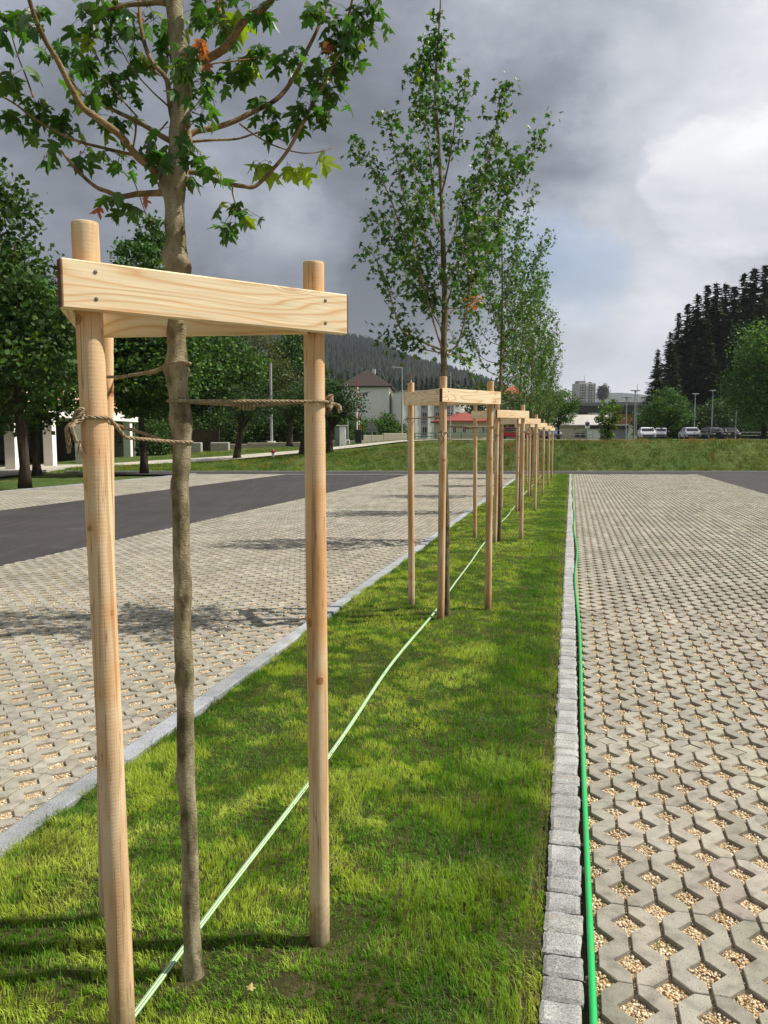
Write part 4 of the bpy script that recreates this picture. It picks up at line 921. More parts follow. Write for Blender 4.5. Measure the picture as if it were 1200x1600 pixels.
    for u, v, r, n, dd in ((228, 28, 9, 3, .1), (320, 75, 14, 7, -.1), (508, 70, 9, 4, .1), (222, 312, 5, 1, -.05), (158, 318, 6, 1, -.1)): put(u, v, r, n, dd, np.tile([.42, .13, .07], (n, 1)) * rng.uniform(.7, 1.2, (n, 1)), .030)
    upper_crown(gt, gl, (P[-8][0], P[-8][1], 3.15), 2.4, 15, 1.0, .062, (LS, LST))
    o = gt.build('trunk', MAT['bark'], root, smooth_=True); o2 = gl.build('crown', MAT['leaf'], root)
    for q in (o, o2): q.matrix_parent_inverse = Matrix.Translation(root.location).inverted()
    return root
tree_one()

def tree_two():
    fx, fy = S2W(*TREES[1]).x, S2W(*TREES[1]).y; d = fy
    root = empty('young_maple', (fx, fy, 0), label='second young maple from the viewer, tall narrow leafy crown above the second guard', cat='tree', group='young maples planted along the lawn strip')
    gt = Geo(); gl = Geo()
    tp = [(698, 975, 6.5), (698, 963, 6), (697, 900, 5), (697, 800, 5.2), (694, 700, 5), (693, 640, 5.2), (694, 580, 5), (693, 545, 5), (695, 500, 4.6), (694, 430, 4.2), (692, 380, 3.8), (690, 330, 3), (688, 270, 2.6), (684, 200, 2.2), (680, 150, 1.8), (683, 90, 1.5), (688, 10, 1), (689, -30, .6)]
    P = np.array([np.array(D(u, v, d)) for u, v, _ in tp]); R = np.array([r * d / 1230 for *_, r in tp]); P[0][2] = -.05
    s = np.linspace(0, len(P) - 1, 70); Pi = np.stack([np.interp(s, np.arange(len(P)), P[:, k]) for k in range(3)], -1); Ri = np.interp(s, np.arange(len(P)), R) * (1 + .1 * (vnoise(s, s * 0, 1.2, 5) - .5))
    gt.tube(Pi, Ri, 14, wob=.2, col=(.5, .48, .42))
    Z = lambda pts: [(520 + a / 2.5, b / 2.5) for a, b in pts]
    BR = [([(430, 1370), (340, 1330), (270, 1290), (240, 1210), (200, 1080), (160, 1000), (120, 960)], -.45), ([(430, 1370), (400, 1280), (355, 1120), (310, 900), (265, 700), (230, 520), (200, 420)], -.5),
          ([(430, 1370), (480, 1355), (515, 1250), (540, 1080), (560, 900), (590, 700), (635, 500), (675, 320)], -.35), ([(440, 1050), (520, 1030), (590, 920), (650, 830), (720, 690), (780, 590), (850, 480)], .3),
          ([(440, 1110), (500, 1000), (520, 900), (555, 760), (600, 620), (640, 520)], .6), ([(430, 940), (400, 850), (390, 700), (370, 540), (345, 420), (335, 200)], .35), ([(425, 760), (450, 650), (475, 500), (495, 360), (535, 370)], -.3),
          ([(440, 1190), (330, 1080), (230, 930), (130, 830)], .25), ([(330, 1080), (270, 900), (200, 720), (130, 630), (80, 545)], .45), ([(430, 1380), (330, 1360), (260, 1350), (170, 1320)], -.15), ([(440, 1200), (490, 1205), (535, 1190), (570, 1165)], -.3),
          ([(430, 1380), (480, 1390), (520, 1410)], .2), ([(560, 900), (640, 760), (690, 650), (705, 600)], -.1), ([(440, 1000), (480, 900), (500, 780), (560, 740), (620, 700), (740, 680)], .5),
          ([(440, 900), (370, 800), (310, 640), (290, 540)], .6), ([(435, 1250), (520, 1150), (600, 1000), (650, 880)], .7), ([(435, 1300), (360, 1180), (290, 1100), (260, 960)], .75), ([(420, 700), (410, 560), (400, 430), (390, 300)], -.35), ([(435, 1150), (400, 1000), (350, 880), (330, 740)], -.7), ([(435, 1230), (480, 1080), (530, 960), (600, 850)], -.7),
          ([(405, 350), (400, 250), (410, 150), (420, 120)], .1), ([(430, 1330), (400, 1200), (330, 1000), (300, 850)], .3)]
    for i, (pts, dd) in enumerate(BR):
        P_ = px_path(Z(pts), d, d + dd); ln = np.linalg.norm(np.diff(P_, axis=0), axis=1).sum()
        leafy_branch(gt, gl, P_, .0095 if i < 9 else .006, .060, (LS, LST), ln * (165 if i != 10 else 20), start=.18 if ln > 1 else .3, spread=.05, base=(.052, .115, .024))
    # reddened leaves on one twig, and the leafy tip of the leader
    c = np.array(D(745, 470, d - .3)); n = 26; pos = c + rng.normal(0, .035, (n, 3)); gl.inst(LS, LST, pos, frames(n, .6, .04 * rng.uniform(.7, 1.2, n)), np.tile([.5, .17, .06], (n, 1)) * rng.uniform(.7, 1.3, (n, 1)))
    for (u, v, k, r) in ((682, 20, 14, .03), (684, 52, 26, .05), (676, 85, 34, .07), (668, 105, 40, .08), (664, 130, 40, .08), (688, 75, 20, .04), (690, 150, 40, .1), (660, 160, 30, .07)):
        c = np.array(D(u, v, d)); pos = c + rng.normal(0, r, (k, 3)); gl.inst(LS, LST, pos, frames(k, .6, .058 * rng.uniform(.7, 1.2, k)), leafcol(k))
    o = gt.build('trunk', MAT['bark'], root, smooth_=True); o2 = gl.build('crown', MAT['leaf'], root)
    print('t2 leaves', len(o2.data.vertices) // 11)
    for q in (o, o2): q.matrix_parent_inverse = Matrix.Translation(root.location).inverted()
    return root
t2 = tree_two()
def generic_maple(i, h, seed):
    global rng
    rng = np.random.default_rng(seed); root = empty('young_maple'); gt = Geo(); gl = Geo()
    zs = np.linspace(-.05, h, 30); P = np.stack([.02 * np.sin(zs * 1.7 + seed), .02 * np.cos(zs * 1.3 + seed), zs], -1); P[:2, :2] *= .2
    gt.tube(P, np.interp(zs, [-.05, 1, 2.3, h], [.034, .027, .024, .003]), 12, wob=.2, col=(.5, .48, .42))
    x0, y0 = P[12][:2]
    nb = 26
    for k in range(nb):
        t = (k / nb) ** .9 * .8; zz = 2.15 + (h - 2.15) * t; a = k * 2.4 + rng.uniform(-.4, .4); ln = (h - 2.1) * rng.uniform(.42, .62) * (1 - .5 * t); r = 1.0 * rng.uniform(.6, 1.1) * (1 - .55 * t)
        Pp = spline([(x0, y0, zz), (x0 + math.cos(a) * r * .38, y0 + math.sin(a) * r * .38, zz + ln * .10), (x0 + math.cos(a) * r * .75, y0 + math.sin(a) * r * .75, zz + ln * .5), (x0 + math.cos(a + .15) * r, y0 + math.sin(a + .15) * r, zz + ln)], 6)
        leafy_branch(gt, gl, Pp, .009 * (1 - .5 * t), .066, (LS, LST), ln * 120, start=.15, base=(.058, .125, .026), spread=.05)
    k = 40; gl.inst(LS, LST, np.array([P[-1][0], P[-1][1], h - .3]) + rng.normal(0, 1, (k, 3)) * np.array([.06, .06, .2]), frames(k, .6, np.full(k, .06)), leafcol(k))
    gt.build('trunk', MAT['bark'], root, smooth_=True); gl.build('crown', MAT['leaf'], root); return root
tl = ['third young maple from the viewer, its trunk inside the third wooden guard', 'fourth young maple from the viewer in the row on the lawn', 'fifth young maple from the viewer in the row on the lawn', 'sixth young maple from the viewer, last but one in the row', 'farthest young maple, at the far end of the planted row']
pa = generic_maple(2, 5.1, 21); pb = generic_maple(3, 5.3, 22)
row = [pa, pb, copy_tree(pa), copy_tree(pb), copy_tree(pa)]
for i, o in enumerate(row):
    o.location = S2W(*TREES[i + 2]);  o.rotation_euler = (0, 0, [0.3, 1.2, 2.6, 4.0, 5.1][i]); s_ = [.95, .92, .95, .9, .88][i]; o.scale = (s_, s_, s_)
    tag(o, tl[i], 'tree', 'young maples planted along the lawn strip')
rng = np.random.default_rng(99)

# ------------------------------------------------------------------ background trees
QV = np.array([(-.5, 0, 0), (0, -.42, .10), (.5, 0, 0), (0, .55, -.12), ]); QQ = np.array([(0, 1, 2, 3)])
def gz(x, y): return float(ground_z(x, y))
def broadleaf(name, x, y, h, ells, n, lsz, base, trunk_r, label, group=None, trunkh=None, lean=(0, 0), mat='bgleaf', clump=.14, yel=.05, z=None, drift=.28, limbs=14):
    """ells: list of (dx, dy, zc, rx, ry, rz) in metres round the foot of the tree"""
    z0 = gz(x, y) - .05 if z is None else z
    root = empty(name, (x, y, z0), label=label, cat='tree', group=group)
    gt = Geo(); gl = Geo(); th = trunkh or h * .75
    zs = np.linspace(0, th, 12); P = np.stack([lean[0] * (zs / h) + .06 * np.sin(zs * .9 + x), lean[1] * (zs / h) + .05 * np.cos(zs * .8 + y), zs], -1)
    gt.tube(P, trunk_r * np.interp(zs / th, [0, .06, .3, 1], [1.35, 1.0, .8, .2]), 10, wob=.25, seed=x)
    V = np.array([e[3] * e[4] * e[5] for e in ells]) ** .8; V /= V.sum(); cl = []; ncl = max(10, int(n / 26))
    for i, e in enumerate(ells):
        k = int(ncl * V[i]) + 1; q = rng.normal(0, 1, (k, 3)); q /= np.linalg.norm(q, axis=1, keepdims=True)
        rad = rng.uniform(.15, 1, k) ** .38; rad *= 1 + (vnoise(q[:, 0] * 2.2 + i, q[:, 2] * 2.2 + x, 1, 3) - .5) * .45
        cl.append(np.array(e[:3]) + q * rad[:, None] * np.array(e[3:]))
    cl = np.concatenate(cl); cl[:, 2] = np.maximum(cl[:, 2], min(e[2] - e[5] for e in ells) + .1); k = len(cl)
    m = int(n / k) + 1; R = np.mean([max(e[3], e[5]) for e in ells]) * clump
    pos = (cl[:, None, :] + rng.normal(0, 1, (k, m, 3)) * np.array([R, R, R * .6])).reshape(-1, 3); nn = len(pos)
    clc = np.repeat(np.clip(rng.normal(1, drift, (k, 1)), .45, 1.7) * (1 + rng.normal(0, .06, (k, 3))), m, axis=0)
    col = np.clip(np.array(base) * clc * rng.uniform(.7, 1.3, (nn, 1)), .002, 1)
    yy = rng.random(nn) < yel; col[yy] = np.array(base) * np.array([2.6, 1.9, 1.2])
    sz = lsz * rng.uniform(.6, 1.3, nn); gl.inst(QV, None, pos, frames(nn, .45, sz, .7), col, TQ=QQ)
    for j in rng.permutation(k)[:limbs]:
        c = cl[j]; zb = min(th * rng.uniform(.35, .95), max(.3, c[2] * .85)); a = np.array([np.interp(zb, zs, P[:, 0]), np.interp(zb, zs, P[:, 1]), zb])
        gt.tube(spline([a, (a * .55 + c * .45) + np.array([0, 0, .1 * h * .3]), c], 4), np.linspace(trunk_r * .35, .012, 9), 5)
    gt.build('trunk', MAT['oldbark'], root, smooth_=True); gl.build('crown', MAT[mat], root)
    return root
DG = (.042, .088, .018); MG = (.05, .105, .02); LG = (.065, .125, .025)
def X_(u, d): return (u - 600) / 1230 * d
# left row
broadleaf('broadleaf_tree', -11.3, 24.6, 10, [(-.8, 0, 3.9, 2.6, 2.6, 1.6), (-.9, .2, 5.8, 2.2, 2.3, 1.8), (-1.0, 0, 7.9, 1.5, 1.6, 1.5), (.6, -.3, 5.0, 1.8, 1.8, 1.4), (-.6, 0, 9.2, .7, .7, .9), (-2.8, 0, 5.2, 2, 2, 2.4)], 26000, .16, DG, .17, 'tall dark leafy tree at the left edge, in front of the white pillared building', 'old trees along the left lawn', z=0, limbs=26)
broadleaf('broadleaf_tree', -10.75, 35.2, 11.5, [(.0, 0, 4.2, 2.2, 2.2, 1.7), (-.1, 0, 6.3, 1.9, 1.9, 1.9), (.2, 0, 8.7, 1.35, 1.4, 1.6), (.6, 0, 10.2, .7, .7, 1.0), (-1.7, 0, 5.4, 1.6, 1.6, 1.9), (1.6, 0, 5.2, 1.5, 1.5, 1.6)], 24000, .17, (.05, .11, .02), .16, 'fresh green tree right behind the tall left post of the nearest guard', 'old trees along the left lawn', z=0, limbs=22)
broadleaf('broadleaf_tree', X_(60, 33), 33, 8.5, [(0, 0, 4.3, 2.9, 2.6, 2.4), (.9, 0, 6.2, 1.9, 1.9, 1.6)], 11000, .2, DG, .16, 'dark leafy tree between the left edge tree and the nearest wooden guard', 'old trees along the left lawn', z=0)
BGD = dict(group='large trees behind the left lawn')
broadleaf('broadleaf_tree', X_(322, 64), 64, 11, [(0, 0, 6, 3.8, 3.2, 4.2), (-2.2, 0, 4.4, 3, 3, 3.2), (2.4, 0, 5.2, 2.7, 2.6, 3.2)], 20000, .24, (.055, .115, .02), .3, 'large bright leaved tree seen just right of the nearest maple trunk', z=1.0, **BGD)
broadleaf('broadleaf_tree', X_(258, 70), 70, 11, [(0, 0, 5.8, 4.2, 3.2, 4.3), (-3, 0, 4.4, 3, 3, 3.4)], 12000, .28, (.04, .09, .018), .3, 'large green tree behind the nearest maple trunk, seen through the guard', z=.8, **BGD)
broadleaf('birch_tree', X_(403, 68), 68, 11, [(0, 0, 7.0, 2.3, 2.2, 3.2), (-.6, 0, 4.6, 2.6, 2.2, 2.6), (1.5, 0, 4.6, 2.2, 2.2, 2.7)], 20000, .15, (.075, .095, .035), .2, 'feathery grey green birch in the middle of the dark trees', z=1.0, **BGD)
broadleaf('broadleaf_tree', X_(460, 72), 72, 11, [(0, 0, 6.5, 2.6, 2.4, 3.6), (-1.4, 0, 4.4, 2.2, 2.2, 3.0)], 14000, .24, (.045, .105, .02), .25, 'rounded mid green tree seen just left of the right post of the nearest guard', z=1.1, **BGD)
broadleaf('broadleaf_tree', X_(180, 62), 62, 9, [(0, 0, 4.8, 4, 3, 3.8)], 9000, .28, DG, .25, 'dark tree low behind the left posts of the nearest guard', z=.6, **BGD)
broadleaf('broadleaf_tree', X_(95, 66), 66, 12, [(0, 0, 6.5, 4.5, 3, 4.5), (-4, 0, 6, 4, 3, 4.6)], 12000, .3, DG, .3, 'broad dark tree above the roof of the white pillared building', z=.5, **BGD)
for i, (u, d, w, h, lab) in enumerate(((270, 60, 3.2, 2.8, 'dark shrub behind the white post and the nearest maple trunk'), (330, 61, 3.0, 2.4, 'dark shrub behind the wooden gate at the back of the lawn'), (385, 60.5, 3.0, 2.8, 'dark shrub at the foot of the pale mast, left side'), (445, 61, 3.0, 2.6, 'dark shrub behind the wall, right of the pale mast'), (215, 58, 3.2, 2.6, 'dark shrub left of the nearest maple trunk at the back of the lawn'))):
    broadleaf('bush', X_(u, d), d, h, [(0, 0, h * .5, w, 1.2, h * .55)], 5200, .15, DG, .05, lab, 'dark shrubs at the back of the left lawn', trunkh=h * .5, z=gz(X_(u, d), d) - .1, limbs=4, mat='bgleaf')
# pollarded lawn trees
PL = 'small round headed trees on the left lawn'
def pollard(u, d, zb, h, w, lab, lean=.1, n=3800):
    x = X_(u, d); broadleaf('pollard_tree', x, d, h, [(lean, 0, h * .68, w, w, h * .27), (lean - w * .3, 0, h * .60, w * .8, w * .8, h * .20), (lean + w * .35, 0, h * .62, w * .75, w * .7, h * .2)], n, .10, (.028, .06, .016), .21, lab, PL, trunkh=h * .66, lean=(lean, 0), z=zb, yel=.0, limbs=16)
pollard(372, 43.5, .40, 4.6, 1.35, 'small tree with a stout dark trunk and round dark crown on the left lawn', .5)
pollard(453, 52, 1.05, 4.2, 1.45, 'small dark tree between the two thicker trunks on the left lawn', .1)
pollard(470, 41, .55, 4.5, 1.4, 'small tree with a leaning trunk against the right post of the nearest guard', .9)
pollard(515, 41, .65, 4.3, 1.5, 'small round tree right of the nearest guard, with a crooked trunk', .35)
# hedge and bushes before the white house
BS = 'bushes before the white house'
for i, (u, d, w, h, lab) in enumerate(((574, 66, 1.6, 2.1, 'leafy bush below the grey wall of the white house, left of the triangular sign'), (592, 68, 1.3, 1.9, 'leafy bush in the middle below the white house, behind the triangular sign'), (606, 67, 1.0, 2.4, 'tallest bush below the corner of the white house'), (621, 70, 1.0, 1.5, 'dark bush at the foot of the street lamp by the white house'), (548, 64, 1.3, 2.4, 'bush behind the white cabinet and the crossing barrier'))):
    broadleaf('bush', X_(u, d), d, h, [(0, 0, h * .5, w, w, h * .5)], 2600, .13, (.05, .11, .02) if i != 3 else DG, .05, lab, BS, trunkh=h * .5, z=gz(X_(u, d), d), limbs=6)
broadleaf('bush', X_(505, 60), 60, 3, [(0, 0, 1.6, 3.2, 1.2, 1.6), (-2.5, 0, 1.4, 2.2, 1.2, 1.4)], 6000, .15, (.04, .085, .018), .05, 'long green hedge behind the small round trees on the left lawn', None, trunkh=1, z=1.3)
# trees right of the row
RT = 'round park trees beyond the bank'
broadleaf('park_tree', X_(872, 72), 72, 4.9, [(0, 0, 3.0, 1.75, 1.7, 1.6), (-.6, 0, 2.4, 1.4, 1.4, 1.2)], 7000, .13, (.065, .125, .025), .13, 'round leafy tree left of the tower block, at the end of the young tree row', RT, trunkh=2.6, z=1.4)
broadleaf('park_tree', X_(949, 41.5), 41.5, 2.35, [(0, 0, 1.5, .70, .7, .72), (.05, 0, .7, .45, .45, .6)], 2600, .085, (.09, .15, .025), .06, 'small bushy bright green tree standing on top of the bank', RT, trunkh=1.4, z=1.3)
broadleaf('park_tree', X_(1040, 74), 74, 5.0, [(0, 0, 3.1, 1.75, 1.7, 1.7), (-.9, 0, 2.4, 1.6, 1.4, 1.2), (1.0, 0, 2.3, 1.4, 1.3, 1.2)], 8000, .14, (.06, .125, .03), .11, 'round green tree standing among the parked cars', RT, trunkh=2.7, z=1.35)
broadleaf('broadleaf_tree', X_(1190, 92), 92, 16, [(0, 0, 9, 3.6, 3.2, 4.6), (-1.4, 0, 5.5, 3.4, 3.0, 3.8), (2.5, 0, 8, 4, 3, 5)], 24000, .26, (.075, .155, .03), .3, 'large mid green tree at the right edge, before the dark spruces', None, z=1.4)
for i, (u, d, h, w, lab) in enumerate(((1085, 122, 5, 3.0, 'low dark bush behind the silver car and the lamp posts'), (1110, 124, 6, 3.0, 'bush at the foot of the dark spruces behind the black car'), (1135, 121, 7, 3.2, 'paler bush below the spruces, left of the rightmost lamp post'), (1018, 126, 5, 3.2, 'dark bush behind the leftmost parked cars'), (1165, 118, 5, 3.4, 'bush below the large tree at the right edge'), (1060, 128, 5.5, 3, 'dark bush right behind the round tree among the cars'))):
    broadleaf('bush', X_(u, d), d, h, [(0, 0, h * .5, w, w, h * .5)], 2600, .3, (.035, .07, .018), .1, lab, 'bushes at the edge of the dark wood', trunkh=h * .5, z=1.4, limbs=6)
broadleaf('broadleaf_tree', X_(938.5, 780), 780, 17, [(0, 0, 18, 5.2, 5, 9)], 3500, 1.0, (.02, .04, .012), .5, 'dark rounded tree right beside the tower block', None, z=28)
# far leafy trees between the houses
for i, (u, d, zt, w, lab) in enumerate(((500, 150, 12, 6, 'leafy tree on the slope left of the white house roof'), (760, 170, 12, 5, 'leafy tree left of the orange roofed house'), (828, 150, 9, 5, 'leafy tree right of the orange roofed house'), (845, 200, 12, 6, 'leafy tree behind the third and fourth young maples'), (735, 200, 13, 5, 'dark leafy tree above the red roofed house'), (1000, 300, 14, 8, 'dark leafy tree below the viaduct'))):
    broadleaf('broadleaf_tree', X_(u, d), d, zt, [(0, 0, zt * .55, w, w, zt * .42)], 3500, .5, (.035, .07, .02), .3, lab, 'far leafy trees between the houses', z=1.4, limbs=6)

# spruces
def spruce_mesh(h, rmax, seed, dens=1.0):
    r_ = np.random.default_rng(seed); gt = Geo(); gl = Geo(); gt.tube([(0, 0, 0), (0, 0, h * .5), (0, 0, h)], [h * .014, h * .009, .02], 8)
    pos = []; M = []; cols = []
    z = h * .05
    while z < h * .99:
        t = z / h; R = rmax * (1 - t) ** .85 * (.8 + .4 * r_.random()) + .12; nb = int(7 + 5 * (1 - t))
        for b in range(nb):
            a = r_.uniform(0, 6.28); Rb = R * r_.uniform(.65, 1.15); droop = .35 * (1 - t) + .1
            k = max(2, int(Rb / .34 * dens))
            cb = r_.uniform(.7, 1.3)
            for q in range(k):
                f = (q + .6) / k; rr = Rb * f; c = np.array([math.cos(a) * rr, math.sin(a) * rr, z - droop * rr * (.5 + .5 * f) + .12 * Rb * f ** 3])
                s_ = (.62 + .6 * (1 - f)) * (.55 + .45 * (1 - t)) * 1.45
                yv = np.array([math.cos(a), math.sin(a), -droop * .9]) + r_.normal(0, .25, 3); yv /= np.linalg.norm(yv); xv = np.cross(yv, [0, 0, 1]) + r_.normal(0, .25, 3); xv /= np.linalg.norm(xv); zv = np.cross(xv, yv)
                pos.append(c); M.append(np.stack([xv * s_ * .9, yv * s_ * 1.3, zv * s_], -1)); cols.append(np.array([.034, .064, .022]) * cb * r_.uniform(.7, 1.35))
        z += h * .0145 + .05 * r_.random()
    TV = np.array([(-.5, -.1, -.12), (0, -.5, .05), (.5, -.1, -.12), (.22, .3, -.05), (0, .75, -.16), (-.22, .3, -.05)]); TQ = np.array([(0, 1, 2, 3), (0, 3, 4, 5)])
    gl.inst(TV, None, np.array(pos), np.array(M), np.array(cols), TQ=TQ); return gt, gl
protos = []
def spruce(i, x, y, z, s, label, group):
    if len(protos) <= i:
        gt, gl = spruce_mesh(26, [5.4, 6.4, 4.7][i], 300 + i); root = empty('spruce_tree'); gt.build('trunk', MAT['oldbark'], root); gl.build('crown', MAT['needle'], root); protos.append(root); o = root
    else: o = copy_tree(protos[i])
    o.location = (x, y, z); o.rotation_euler = (0, 0, random.uniform(0, 6.28)); w = s * random.uniform(.9, 1.15); o.scale = (w, w, s); return tag(o, label, 'tree', group)
SG = 'dark spruces of the wood on the right'; SL = 'tall dark spruce standing in the wood at the right'
cnt = 0
def top_to_h(v, d, z): return (1.55 + (685 - v) / 1230 * d * 1.0 - z)
for (u, v, d) in ((1022, 547, 133), (1040, 520, 142), (1052, 492, 146), (1066, 478, 150), (1080, 462, 147), (1095, 450, 156), (1108, 446, 150), (1122, 446, 160), (1136, 452, 146), (1150, 432, 158), (1165, 422, 152), (1182, 420, 160), (1198, 408, 150), (1216, 400, 158), (1235, 400, 150), (1255, 395, 160), (1074, 540, 138), (1100, 520, 136), (1130, 500, 138), (1160, 505, 136), (1190, 490, 138), (1050, 560, 134), (1115, 560, 132), (1145, 550, 132), (1215, 480, 136), (1245, 470, 140)):
    h = top_to_h(v, d, 1.4)
    lab = 'separate spruce with bare gaps at the left end of the dark wood' if cnt == 0 else SL
    spruce(cnt % 3, X_(u, d), d, 1.4, h / 26, lab, SG if cnt else None); cnt += 1
for k in range(16):
    d = random.uniform(132, 150); u = random.uniform(1040, 1240); vt = np.interp(u, [1020, 1060, 1110, 1180, 1240], [560, 505, 470, 450, 430]) + random.uniform(5, 55)
    spruce(k % 3, X_(u, d), d, 1.4, top_to_h(vt, d, 1.4) / 26 * 1.0, SL, SG)
# belt of conifers at the foot of the forested hill
FG = 'dark conifers at the foot of the forested hill'; FL = 'small far conifer in the dark belt at the foot of the forested hill'
for k in range(46):
    u = 425 + k * 8.6 + random.uniform(-3, 3); d = random.uniform(330, 400); vt = np.interp(u, [430, 560, 620, 660, 700, 740, 800, 860], [570, 578, 588, 588, 590, 596, 606, 622]) + random.uniform(-4, 7)
    spruce(k % 3, X_(u, d), d, 2, top_to_h(vt, d, 2) / 26, FL, FG)

# forest on the hill
def hill_forest():
    g = Geo(); n = 15000; th = np.radians(rng.uniform(-24, 12, n)); r = 640 + 960 * rng.random(n) ** .75
    n2 = 2600; th = np.concatenate([th, np.radians(rng.uniform(-24, 12, n2))]); r = np.concatenate([r, rng.uniform(1440, 1560, n2)])
    x = np.sin(th) * r; y = np.cos(th) * r; z = hill_h(x, y); keep = (z > 6); x, y, z = x[keep], y[keep], z[keep]; n = len(x)
    k = 6; a = np.arange(k) * 2 * math.pi / k
    ring = lambda rr, zz: [(math.cos(t + zz) * rr, math.sin(t + zz) * rr, zz) for t in a]
    TV = np.array(ring(.20, .05) + ring(.13, .45) + [(0, 0, 1.0)]); TQ = np.array([(i, (i + 1) % k, k + (i + 1) % k, k + i) for i in range(k)]); TT = np.array([(k + i, k + (i + 1) % k, 2 * k) for i in range(k)])
    h = rng.uniform(11, 22, n); w = h * rng.uniform(1.0, 1.9, n); M = np.zeros((n, 3, 3)); ro = rng.uniform(0, 6.28, n)
    M[:, 0, 0] = np.cos(ro) * w; M[:, 0, 1] = -np.sin(ro) * w; M[:, 1, 0] = np.sin(ro) * w; M[:, 1, 1] = np.cos(ro) * w; M[:, 2, 2] = h
    col = np.array([.010, .020, .013]) * (.55 + .9 * fbm(x, y, .006, 3, 3))[:, None] * rng.uniform(.6, 1.5, (n, 1))  # cloud shadow over the hill is put into these darkened tree colours
    br = (fbm(x, y, .004, 2, 9) > .62) & (rng.random(n) < .6); col[br] = np.array([.022, .035, .014]) * rng.uniform(.7, 1.2, (br.sum(), 1))
    g.inst(TV, TT, np.stack([x, y, z - 1], -1), M, col, TQ=TQ)
    tag(g.build('hill_forest', MAT['needle']), kind='stuff', label='dense dark conifer forest covering the misty hill', cat='forest')
hill_forest()
# farther blue ridge, right of the tower
g = Geo(); xs = np.linspace(300, 2600, 90); V = []; 
for j, (yy, f) in enumerate(((3000, 0), (3400, .6), (3900, 1.0), (4500, .2))):
    for x in xs: V.append((x, yy, 5 + f * (40 + 165 * math.exp(-((x - 1120) / 520) ** 2) + 110 * math.exp(-((x - 2100) / 500) ** 2) + 14 * float(vnoise(x, yy, .006, 4)) )))
k = (np.arange(3)[:, None] * 90 + np.arange(89)[None]).ravel(); g.add(V, np.stack([k, k + 1, k + 91, k + 90], -1)); tag(g.build('hills', MAT['hill'], smooth_=True), kind='structure')

# ------------------------------------------------------------------ buildings
def wall_box(root, c, size, mat, rz=0, name='wall'):
    g = Geo(); g.box(c, size, rz); return g.build(name, MAT[mat], root)
def window(root, x, z, w, h, yf, nrm=-1, axis='y', frame='white', glass='glass', prof=.05, bars=1):
    """window on a face; axis 'y': face lies in the x-z plane at y=yf; axis 'x': face in the y-z plane at x=yf"""
    def pt(a, b, c): return (a, b, c) if axis == 'y' else (b, a, c)
    def sz(a, b, c): return (a, b, c) if axis == 'y' else (b, a, c)
    g = Geo(); fw = min(w, h) * .10
    for s in (-1, 1): g.box(pt(x + s * (w / 2 - fw / 2), yf + nrm * prof / 2, z), sz(fw, prof, h)); g.box(pt(x, yf + nrm * prof / 2, z + s * (h / 2 - fw / 2)), sz(w - 2 * fw, prof, fw))
    if bars: g.box(pt(x, yf + nrm * prof * .4, z), sz(fw * .7, prof * .7, h - 2 * fw))
    o = g.build('window', MAT[frame], root)
    g = Geo(); g.box(pt(x, yf + nrm * .012, z), sz(w - 2 * fw, .02, h - 2 * fw)); g.build('pane', MAT[glass], o)
    return o
def hip_roof(root, cx_, cy2, z, lx, ly, h, ridge, mat, over=.6, name='roof'):
    X, Y = lx / 2 + over, ly / 2 + over; r = ridge / 2
    V = [(cx_ - X, cy2 - Y, z), (cx_ + X, cy2 - Y, z), (cx_ + X, cy2 + Y, z), (cx_ - X, cy2 + Y, z)]; V += [(a, b, c - .25) for a, b, c in V]
    if lx >= ly: V += [(cx_ - r, cy2, z + h), (cx_ + r, cy2, z + h)]; F = [(0, 1, 9, 8), (2, 3, 8, 9)]; T = [(1, 2, 9), (3, 0, 8)]
    else: V += [(cx_, cy2 - r, z + h), (cx_, cy2 + r, z + h)]; F = [(1, 2, 9, 8), (3, 0, 8, 9)]; T = [(0, 1, 8), (2, 3, 9)]
    F += [(4, 5, 1, 0), (5, 6, 2, 1), (6, 7, 3, 2), (7, 4, 0, 3), (7, 6, 5, 4)]
    g = Geo(); g.add(V, F, T); return g.build(name, MAT[mat], root)
# white hipped house: local x along the shaded face, local y away from the viewer
R = empty('white_house', D(608, 688, 140), math.radians(-4), label='white three storey house with a brown hipped roof below the forested hill', cat='house'); R.location.z = 1.0
wall_box(R, (-4.2, 7, 4.9), (8.4, 14, 9.8), 'white'); rf = hip_roof(R, -4.2, 7, 9.75, 8.4, 14, 3.3, 6, 'roofbrown', .6)
g = Geo(); g.box((-3.2, 6, 12.7), (.6, .7, 1.0), bev=.03); g.build('chimney', MAT['offwhite'], rf)
for fl in range(3):
    for k in range(5): window(R, 1.8 + k * 2.6, 2.2 + fl * 2.9, 1.0, 1.6, 0, 1, 'x', 'offwhite')
# modern block
R = empty('apartment_block', D(634, 688, 134), math.radians(14), label='modern flat roofed block with white and grey vertical panels beside the white house', cat='building'); R.location.z = .8
wall_box(R, (4.6, 5, 4.35), (10.4, 10, 8.7), 'white')
g = Geo(); g.box((4.6, 5, 8.75), (10.7, 10.3, .18)); g.build('roof', MAT['conc'], R)
for k, xx in enumerate((1.0, 3.3, 5.6, 7.9)):
    g = Geo(); g.box((xx, -.03, 4.5), (1.15, .08, 7.2)); p = g.build('grey_panel', MAT['grey'], R)
    for fl in range(3): window(R, xx, 2.0 + fl * 2.5, .95, 1.5, -.07, -1, 'y', 'steel')
for fl in range(3): window(R, 9.2, 2.0 + fl * 2.5, .6, 1.5, 0, -1, 'y', 'grey')
